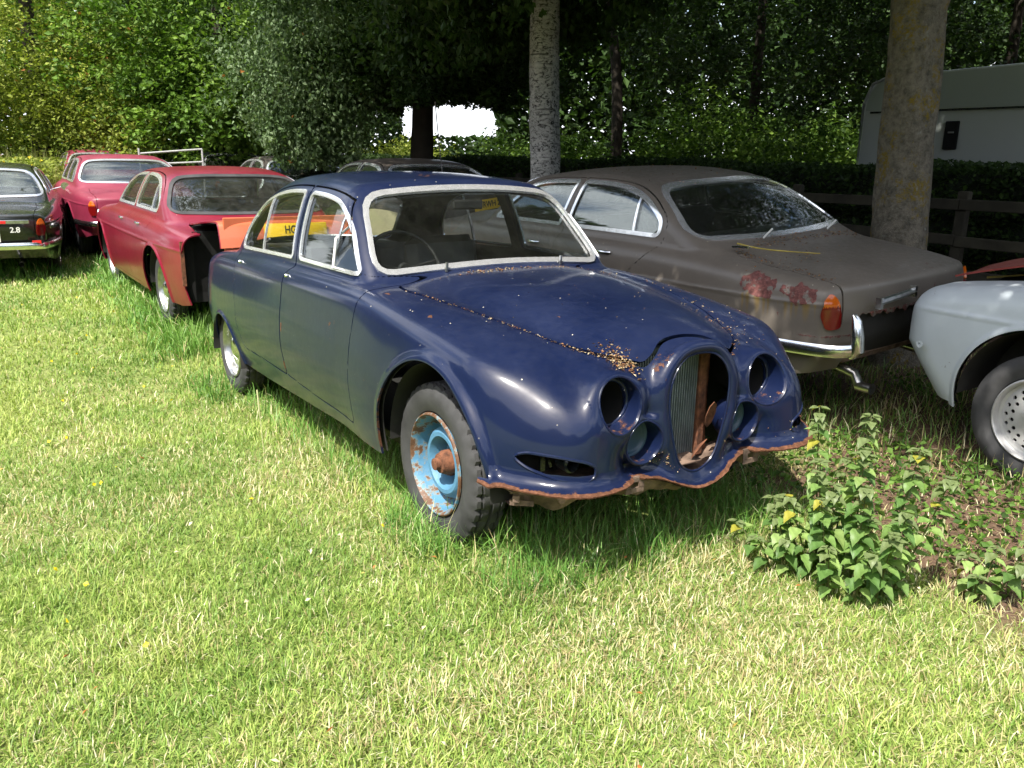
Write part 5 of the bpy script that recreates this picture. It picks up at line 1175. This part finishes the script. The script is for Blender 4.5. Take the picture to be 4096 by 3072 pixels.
def nettle(name, label, base, stems, cat='plant', hs=.5, grp=None):
    root = empty(name, base, 0, label, cat, grp); NS = foliage_mat('nettle_leaf', .38, .45, .35) if 'nettle' not in MT else MT['nettle']; MT['nettle'] = NS
    for (dx, dy, h, lx, ly) in stems:
        dx, dy, lx, ly, h = dx*.85, dy*.85, lx*.8, ly*.8, h*1.08
        base_ = np.array([dx, dy, 0]); top = np.array([dx+lx, dy+ly, h]); mid = (base_+top)/2+[lx*.1, ly*.1, .03]
        pts = cr([base_, mid, top], 8, closed=False); V0, T0, C0 = [], [], []
        m = MB().tube(pts, np.linspace(.0045, .0018, len(pts)), 6); st = np.concatenate(m.V); 
        nodes = max(int(h/.030), 5); n0 = 0
        for k in range(nodes):
            t = .12+.88*k/(nodes-1); p = pts[min(int(t*(len(pts)-1)), len(pts)-1)]; L = (.046*(1-abs(t-.5)*1.0)+.014)*rng.uniform(.85, 1.2)
            for s_ in (0, 1):
                for rep in range(1 if t < .9 else 2):
                    az = k*1.57+s_*math.pi+rng.normal(0, .25)+rep*.8; dr = rng.uniform(.25, 1.0)+.25*(1-t)
                    g = []; ns = 7
                    for i in range(ns+1):
                        q = i/ns; a = -dr*q*1.2+.35; wd = L*.42*math.sin(math.pi*min(q**.62, 1))*(1-.15*q)+.0005; wd *= (1+.16*(i % 2))
                        out = L*(q+.12); c = np.array([math.cos(az)*out*math.cos(a*.6), math.sin(az)*out*math.cos(a*.6), out*math.sin(a)]); sd = np.array([-math.sin(az), math.cos(az), 0])
                        g.append([p+c-sd*wd, p+c-sd*wd*.5-[0, 0, wd*.16], p+c-[0, 0, wd*.42], p+c+sd*wd*.5-[0, 0, wd*.16], p+c+sd*wd])
                    G = np.array(g); mm = MB().grid(G); V0.append(G.reshape(-1, 3)); T0.append(np.concatenate(mm.Q)+n0); n0 += G.size//3
                    cc = np.array([[.10, .19, .05], [.17, .28, .075], [.25, .36, .11]])[rng.integers(0, 3)]*rng.uniform(.85, 1.15)
                    if t > .85: cc = np.array([.17, .22, .09])
                    if rng.random() < .02: cc = np.array([.35, .33, .05])
                    C = np.repeat([cc], G.size//3, 0)*(1+.12*np.sin(np.arange(G.size//3)*2.1))[:, None]; C0.append(C)
        mesh_np('nettle_stem', np.concatenate([st]+V0), [np.concatenate(m.Q), np.concatenate(m.T)]+[np.concatenate(T0)+len(st)], NS, root, smooth=True, cols=np.concatenate([np.repeat([[.12, .14, .05]], len(st), 0)]+C0))
    return root
def litter():
    # bits on the blue car: along the bonnet gap, by the screen, in the corner beside the grille
    def bits(C, size, colr, name, label, cat='leaf litter'):
        n = len(C); az = rng.uniform(0, 6.28, n); el = rng.normal(0, .35, n); a = np.stack([np.cos(az)*np.cos(el), np.sin(az)*np.cos(el), np.sin(el)], 1)
        s = np.cross(a, rng.normal(0, .4, (n, 3))+[0, 0, 1]); s /= np.linalg.norm(s, axis=1)[:, None]; w_ = (size*rng.uniform(.2, .6, n))[:, None]; L = size[:, None]; nn = np.cross(s, a)
        C = C+nn*0+[0, 0, .002]; V = np.stack([C-a*L/2, C+s*w_/2+nn*L*.15, C+a*L/2, C-s*w_/2+nn*L*.15, C-nn*L*.06], 1).reshape(-1, 3); i = np.arange(n)[:, None]*5
        T = np.concatenate([i+np.array([0, 1, 3]), i+np.array([1, 2, 3]), i+np.array([0, 4, 1]), i+np.array([1, 4, 2]), i+np.array([2, 4, 3]), i+np.array([3, 4, 0])])
        tag(mesh_np(name, V, T, GM, smooth=False, cols=np.repeat(colr, 5, 0)), label, cat, kind='stuff')
    def pal(n, p=None): return np.array([[.32, .16, .07], [.42, .30, .16], [.17, .08, .04], [.50, .40, .26], [.07, .04, .02]])[rng.choice(5, n, p=p)]*rng.uniform(.8, 1.2, n)[:, None]
    P = []; S = []
    e = np.array([(2.22, .632), (2.60, .566), (2.92, .497), (3.15, .408), (3.29, .325), (3.36, .232)])
    for sg, nn in ((-1, 230), (1, 60)):
        t = rng.random(nn)**(.8); t = np.clip(t, 0, 1)*5; i = np.minimum(t.astype(int), 4); f = (t-i)[:, None]; q = e[i]*(1-f)+e[i+1]*f; q = q+rng.normal(0, 1, (nn, 2))*np.array([.010, .006]); P.append(np.stack([q[:, 0], sg*q[:, 1]], 1)); S.append(rng.uniform(.004, .014, nn))
    for (cx, cy, sx, sy, nn) in ((3.315, -.300, .045, .022, 330), (2.17, -.15, .02, .12, 110), (2.17, .25, .02, .10, 70), (2.22, .5, .03, .05, 30), (2.7, -.1, .30, .30, 30), (3.15, .42, .12, .04, 60), (2.9, .55, .2, .05, 30)):
        P.append(np.stack([rng.normal(cx, sx, nn), rng.normal(cy, sy, nn)], 1)); S.append(rng.uniform(.004, .018 if nn > 100 else .010, nn))
    P = np.concatenate(P); S = np.concatenate(S); Q = onsurf(bodyS, np.c_[P, 0*S], ax=2, sgn=1, lo=.7, hi=1.1); k = (Q[:, 2] > .72) & (Q[:, 2] < 1.08)
    bits(Q[k]+[0, 0, .004], S[k], pal(k.sum()), 'leaf_litter', 'dry brown leaf crumbs along the bonnet edge of the navy saloon')
    # crumbs on the valance and in the lamp recesses
    nn = 130; y = np.r_[rng.normal(-.17, .05, 80), rng.normal(.35, .2, 50)]; Q = np.stack([np.full(nn, 3.40), y, lipz(np.abs(y))+rng.random(nn)**2*.09], 1); Q = onsurf(bodyS, Q, ax=0, sgn=1, lo=3.0, hi=3.55)
    bits(Q+[.003, 0, 0], rng.uniform(.004, .011, nn), pal(nn), 'dry_seeds', 'dry seeds stuck to the front valance of the navy saloon')
    # brown saloon boot and window foot
    Mx = [o for o in bpy.data.objects if o.get('label', '').startswith('dull brown saloon with')][0]; M = Mx.matrix_basis
    nn = 520; x = np.r_[rng.normal(-.37, .03, 260), rng.uniform(-1.05, -.3, 120), rng.normal(-.62, .1, 60), rng.uniform(.3, 1.5, 80)]; y = np.r_[rng.uniform(-.6, .55, 260), rng.normal(.57, .02, 120), rng.normal(.3, .2, 60), rng.uniform(-.5, .5, 80)]
    Q = onsurf(bodyX, np.stack([x, y, 0*x], 1), ax=2, sgn=1, lo=.7, hi=1.42); Q = np.array([tuple(M @ Vector(q)) for q in Q])
    bits(Q+[0, 0, .004], rng.uniform(.006, .02, nn), pal(nn, [.4, .1, .35, .05, .1]), 'leaf_litter', 'rust coloured leaf litter along the boot of the brown saloon')
    # fallen leaves and straw on the grass
    nn = 520; d = rng.uniform(1.3, 9, nn)**1.0; a = YAW+rng.uniform(-.62, .62, nn); x = CAM[0]+d*np.cos(a); y = CAM[1]+d*np.sin(a); k = ~blocked(x, y) & (y < 3); x, y = x[k], y[k]; nn = len(x)
    bits(np.stack([x, y, gz(x)+.035+.02*rng.random(nn)], 1), rng.uniform(.006, .032, nn), np.array([[.60, .52, .33], [.70, .64, .45], [.45, .17, .05], [.55, .38, .10]])[rng.choice(4, nn, p=[.45, .35, .12, .08])], 'fallen_leaves', 'dead straw and a few orange leaves scattered on the meadow')
    n = 140; x = rng.uniform(-4, 3.2, n); y = rng.uniform(-4.5, -.9, n); V, T, C = leafquads(np.stack([x, y, gz(x)+.07], 1), np.full(n, .020), np.repeat([[.8, .62, .02]], n, 0), asp=1.)
    tag(mesh_np('yellow_flowers', V, T, GM, smooth=False, cols=C), 'tiny yellow flowers dotted over the meadow', 'flowers', kind='stuff')
    # stalks
    for i, (x, y, h, lb, l_) in enumerate([(1.30, -1.02, .34, 'pale seed stalk leaning beside the rear door of the navy saloon', (-.05, 0)), (4.02, .70, .22, 'dry upright plantain stalk on the bare earth at the right', (0, 0)), (3.72, -.72, .14, 'thin pale stem in the grass ahead of the front wheel', (.02, 0))]):
        p = np.array([(x, y, gz(x)), (x+l_[0]*.5, y, h*.5+gz(x)), (x+l_[0], y+l_[1], h+gz(x))]); MB().tube(cr(p, 5, closed=False), np.r_[np.full(7, .0018), np.full(4, .0042)], 6).build('seed_stalk', plain('dry_stalk', (.42, .42, .22), .8), None); o = bpy.context.scene.objects[-1] if False else None
        ob = [q for q in bpy.data.objects if q.name.startswith('seed_stalk')][-1]; tag(ob, lb, 'stalk')
# ================================================================== put it all together
def copy_tree(o, parent=None):
    c = o.copy(); col.objects.link(c); c.parent = parent
    for ch in list(o.children): copy_tree(ch, c)
    return c
ground(); blue_car()
_lining = make_lining()
def ring(d, w_): return np.clip(1-np.abs(d)/w_, 0, 1)
def brown_rust(x, y, z):
    w1 = .05*(vn(x, z, 22, 3)-.5)+.03*(vn(x, z, 60, 4)-.5); w2 = .05*(vn(x, z, 25, 5)-.5); z0 = z; z = z+w2
    p1 = polysdf(x+w1, z, rpoly([(-.59, .835), (-.62, .74), (-.70, .725), (-.80, .745), (-.78, .83), (-.70, .845)], .03)); p2 = polysdf(x+w1, z, rpoly([(-.84, .80), (-.86, .73), (-.95, .70), (-1.04, .72), (-1.04, .785), (-.94, .81)], .03))
    p3 = polysdf(x+w1, z, rpoly([(.16, .70), (.10, .62), (-.1, .56), (-.33, .55), (-.26, .63), (-.08, .70)], .04)); k = (y > .3)*(z0 < .88); z = z0; f_ = vn(x, z, 30, 7)
    r = (np.maximum(np.maximum(ring(p1+.008, .026)*.95*(f_ > .25), ring(p2+.008, .026)*.92*(f_ > .35)), (p1 < 0)*(.30+.45*f_)+(p2 < 0)*(.30+.45*f_))+(p3 < .01)*.80)*k
    r = np.maximum(r, np.clip(1-np.abs(z-.535)/.02, 0, 1)*(x < -.95)*.6)
    r = np.maximum(r, (x < -1.02)*(np.abs(y) < .5)*(z < .66)*.5)
    return r
def brown_drip(x, y, z):
    k = (y > .3)*(z < .745-.03*(x < -.8))*(z > .48); s_ = .5+.5*np.sin(x*150+2*np.sin(x*41))
    m = np.maximum((np.abs(x+.70) < .10)*1., (np.abs(x+.94) < .11)*1.)*k*np.clip((z-.50)/.22, 0, 1)*(.35+.55*s_)
    return m*.85
def brown_tail(b):
    b.drop(lambda x, y, z: np.maximum(np.maximum(x+1.06, np.abs(y+.02)-.52), z-.635-.010*np.sin(y*47)-.007*np.sin(y*110+1)-.05*np.clip(np.abs(y)-.3, 0, 1)))
br = low_saloon('dull brown saloon with dark rust patches on its rear wing and leaves on the boot', (1.62, 2.33, .105), 3.159, 'brown', extra=brown_tail, bumper='side', rust=brown_rust, prime=brown_drip, tilt=(-.058, -.0))
MB().tube([(-1.262, .46, .725), (-1.262, .14, .745)], .020, 8).box((-1.262, .455, .72), (.035, .022, .06)).box((-1.262, .145, .745), (.035, .022, .06)).build('number_lamp', MT['dullchrome'], br, ang=30)
MB().box((-1.06, 0, .40), (.06, 1.0, .10), ry=.5, b=.02).build('rear_valance', MT['rustgrey'], br)
MB().box((-.95, 0, .60), (.02, .96, .34)).build('boot_inside', MT['void'], br, smooth=False)  # black sheet painting in the darkness behind the torn tail
MB().tube([(-1.19, -.22, .585), (-1.20, -.27, .60), (-1.20, -.31, .585)], .012, 8).build('bumper_bolt', MT['chrome'], br)
for yy_ in (.30, -.33): MB().tube([(-.335, yy_, .975), (-.385, yy_-.02, 1.035)], .006, 6).build('trim_clip', MT['white'], br)
MB().box((-.42, .60, .957), (.11, .035, .012), rz=.25, b=.004).build('trim_end', MT['chrome'], br)
tl_ = MB().tube([(-.62, .40, .41), (-.95, .42, .33), (-1.13, .42, .29), (-1.16, .425, .245), (-1.16, .43, .23), (-1.25, .43, .23)], .028, 12, cap=False); tl_.lathe([(-1.25, .034), (-1.25, .026), (-1.20, .024)], (0, .43, .23), 'x', 16); tl_.build('tail_pipe', MT['dullchrome'], br)
# crimson car without its rear wing
def red_prime(x, y, z): return ((x < -.9) & (np.abs(y) < .55))*1.*(z < .86)
rd = low_saloon('crimson saloon with its rear wing end cut away and an orange tail panel', (-2.40, .0, .03), 3.150, 'red', bumper='none', lights=False, cutwing=True, rearw='rubber', prime=red_prime,
                rust=lambda x, y, z: ring(x+.80, .03)*(y > .4)*.35+(z < .34)*(x > 0)*.15, lid=R(12))
MB().box((-1.17, .0, .80), (.02, 1.04, .42), ry=-.02, b=.005).build('tail_panel', paint('orange_primer', (.50, .12, .05), rough=.5, coat=0, dust=.2, rustsc=18), rd)
plate(rd, 'HGR 0', Matrix.Translation((-1.238, -.04, .905)) @ Matrix.Rotation(R(12), 4, 'Y') @ boxface(0, 0, 0)); MB().box((-.66, .62, .55), (.10, .22, .52)).build('wing_cavity', MT['void'], rd, smooth=False); MB().box((-.70, 0, .62), (.02, 1.3, .5)).build('boot_bulkhead', MT['void'], rd, smooth=False)  # wing box is black in place of the shade inside the cut wing
MB().box((-.775, .755, .62), (.012, .03, .36)).build('torn_flange', MT['rust'], rd, smooth=False)
low_saloon('faded crimson saloon with chrome framed rear window and chrome quarter bumper', (-8.05, -.06, .12), 3.12, 'red_pale', bumper='side', rust=lambda x, y, z: 0*x, detail=False)
low_saloon('faded red saloon, only its roof showing behind the other crimson ones', (-13.9, .40, .20), 3.12, 'red_pale', bumper='none', detail=False)
bk = low_saloon('black saloon at the left edge with full rear bumper and round mirror', (-6.78, -1.98, .0), 3.03, 'black', detail=False, prime=lambda x, y, z: 0*x)
MB().box((-1.245, .0, .745), (.02, 1.10, .045), b=.006).build('number_lamp', MT['dullchrome'], bk)
MB().box((-1.258, -.27, .745), (.006, .10, .032)).build('red_reflector', MT['redr'], bk, smooth=False); MB().box((-1.235, -.60, .515), (.012, .09, .04)).build('red_reflector', MT['redr'], bk, smooth=False)
textm('boot_badge', '2.8', .085, MT['white'], bk, boxface(-1.237, -.40, .655), .002)
plate(bk, '', boxface(-1.20, 0, .60), (.54, .17), mat='white') if False else MB().box((-1.24, .0, .60), (.012, .50, .15), b=.003).build('number_plate', MT['white'], bk)
for sg in (-1, 1):
    q = MB().tube([(1.92, sg*.74, .99), (1.93, sg*.86, 1.02)], .008, 6); q.lathe([(-.02, .0), (-.02, .055), (.0, .05), (.02, .0)], (1.93, sg*.90, 1.03), 'x', 16); q.build('door_mirror', MT['chrome'], bk)
dk = low_saloon('dark brown saloon with a wire aerial and yellow plate, right behind the navy roof', (-3.42, 2.62, .13), 3.09, 'dkbrown', lid=R(5), bumper='none', detail=False)
plate(dk, 'RWH 234N', boxface(-1.26, -.02, .93) @ Matrix.Rotation(R(8), 4, 'Z'))
MB().tube(cr([(-.62, .30, .90), (-.60, .30, 1.25), (-.66, .36, 1.52), (-.78, .46, 1.95)], 6, closed=False), .006, 6).build('aerial', MT['steel'], dk)
d1 = copy_tree(dk); d1.location = (-8.45, 2.75, .13)
for ch in list(d1.children):
    if ch.name.startswith(('aerial', 'number_plate')):
        for c2 in list(ch.children): bpy.data.objects.remove(c2)
        bpy.data.objects.remove(ch)
d1['label'] = 'dark saloon whose chrome framed side windows show under the drooping tree'; d1['group'] = 'dark saloons parked at the back'
d2 = low_saloon('near black saloon behind the crimson roofs, left of the drooping tree', (-13.2, 2.9, .22), 3.10, 'dark', bumper='none', detail=False, group='dark saloons parked at the back')
d3 = copy_tree(d2); d3.location = (-17.4, 1.75, .26); d3.rotation_euler.z = .25; d3['label'] = 'farthest dark car with its grey windscreen above the second crimson roof'
def open_nose(b):
    b.drop(lambda x, y, z: np.maximum(3.40-x, np.abs(y)-.64)); b.drop(lambda x, y, z: np.maximum(3.2-x, z-.27))
gc = low_saloon('pale grey primed saloon with rust red bonnet and pierced alloy wheel at the right edge', (6.46, 2.79, .055), 3.1416, 'grey', wheels='pepper', bonnet='oxide', raised=True, bumper='none', lights=False, extra=open_nose, lcut=lambda L: L.drop(lambda x, y, z: 3.30-x), nowheel=((0, -1),), prime=lambda x, y, z: 0*x)
MB().lathe([(0, .016), (.006, .018), (.006, .008), (-.004, .006), (-.006, 0)], (3.365, .845, .55), 'y', 16).build('repeater_hole', MT['grey'], gc, ang=30)
# parcel of things that stand free
g = empty('metal_gate', (-11.9, 1.15, .0), R(12), 'silver tube gate leaning between the crimson and the dark cars', 'gate')
for z0, z1 in ((1.50, 1.60), (1.30, 1.36), (1.0, 1.05)): MB().tube([(-.2, -.35, z0), (.1, .75, z1)], .018, 8).build('gate_rail', MT['alloy'], g)
for y in (-.35, .75): MB().tube([(-.2+(y > 0)*.3, y, 0), (-.2+(y > 0)*.3, y, 1.60)], .02, 8).build('gate_stile', MT['alloy'], g)
cp = empty('car_panel', (0, 0, 0), 0, 'cream painted car panel with a red lamp standing behind the navy saloon', 'car panel')
G = []
for i in range(15):
    t = i/14; G.append([(-1.50-.05*math.sin(t*3.1)-.10*s_, .62+.80*t, .05+(.98+.07*math.sin(t*3.14)-.10*t)*s_) for s_ in np.linspace(0, 1, 8)])
G = np.array(G); m = MB().grid(G).grid(G-[.02, 0, 0]); m.build('panel_skin', MT['cream'], cp, ang=None)
q = MB(); th = np.linspace(0, 2*np.pi, 18, endpoint=False); q.add(np.r_[[(-1.485, 1.28, .94)], np.stack([-1.525+0*th, 1.28+.06*np.cos(th), .94+.03*np.sin(th)], 1)], [], [(0, 1+i, 1+(i+1) % 18) for i in range(18)]); q.build('red_lamp', MT['redl'], cp)
# twigs
def twig(a, b_, lb, f, M=None, mat=None):
    P = np.linspace(0, 1, 9)[:, None]; q = np.array(a)*(1-P)+np.array(b_)*P; q[:, 1] += .012*np.sin(P[:, 0]*5); q = onsurf(f, q, ax=2, sgn=1, lo=.6, hi=1.42)+[0, 0, .006]
    if M is not None: q = np.array([tuple(M @ Vector(v)) for v in q])
    o = MB().tube(q, np.linspace(.006, .003, 9), 6).build('twig', plain('yellow_twig', (.38, .30, .06), .7), None); tag(o, lb, 'twig')
bpy.context.view_layer.update()
twig((-.30, .50, 0), (-.66, .18, 0), 'yellow twig lying across the foot of the brown saloon rear window', bodyX, br.matrix_basis)
twig((3.28, .45, 0), (2.95, .25, 0), 'yellow twig lying on the rust red bonnet', bodyX, gc.matrix_basis)
hedge(); fence(); caravan(); plants()
rg = lambda a, b_: rng.uniform(a, b_)
nettle('nettle_clump', 'bushy green nettle clump with tall leafy stems in front of the navy saloon', (3.93, .30, 0),
       [(-.20, .05, .60, -.10, .02), (-.12, .10, .60, .02, .06), (0, .02, .40, .02, -.02), (.05, .10, .54, .10, .04), (.12, .0, .30, .08, -.05), (-.05, -.06, .34, -.06, -.05), (-.16, -.03, .30, -.12, -.06), (.02, .05, .30, .0, 0), (.10, .12, .46, .16, .08), (-.04, .06, .50, -.02, .02), (.0, .14, .42, .08, .1), (-.14, .0, .44, -.06, -.02), (.08, .03, .36, .12, 0), (-.24, .0, .26, -.14, 0), (-.02, -.10, .22, .02, -.08), (-.10, .02, .38, -.02, -.04), (.06, -.06, .24, .1, -.06), (-.18, .12, .40, -.06, .12)])
nettle('nettle_clump', 'low spreading nettle plant between the clump and the car bumper', (3.66, .28, 0), [(0, 0, .20, -.06, .0), (.05, -.05, .17, .04, -.08), (-.06, .03, .22, -.10, .05), (0, -.08, .15, -.03, -.1), (.06, .06, .2, .05, .05), (-.1, -.04, .14, -.12, -.06)])
nettle('nettle_clump', 'small nettle sprig at the right edge on the bare earth', (4.20, .66, 0), [(0, 0, .20, .02, .06), (.03, .02, .17, .10, .05), (-.02, 0, .15, -.06, .02), (.0, -.03, .13, .03, -.06), (.04, .05, .22, .05, .12)])
grass(); litter()
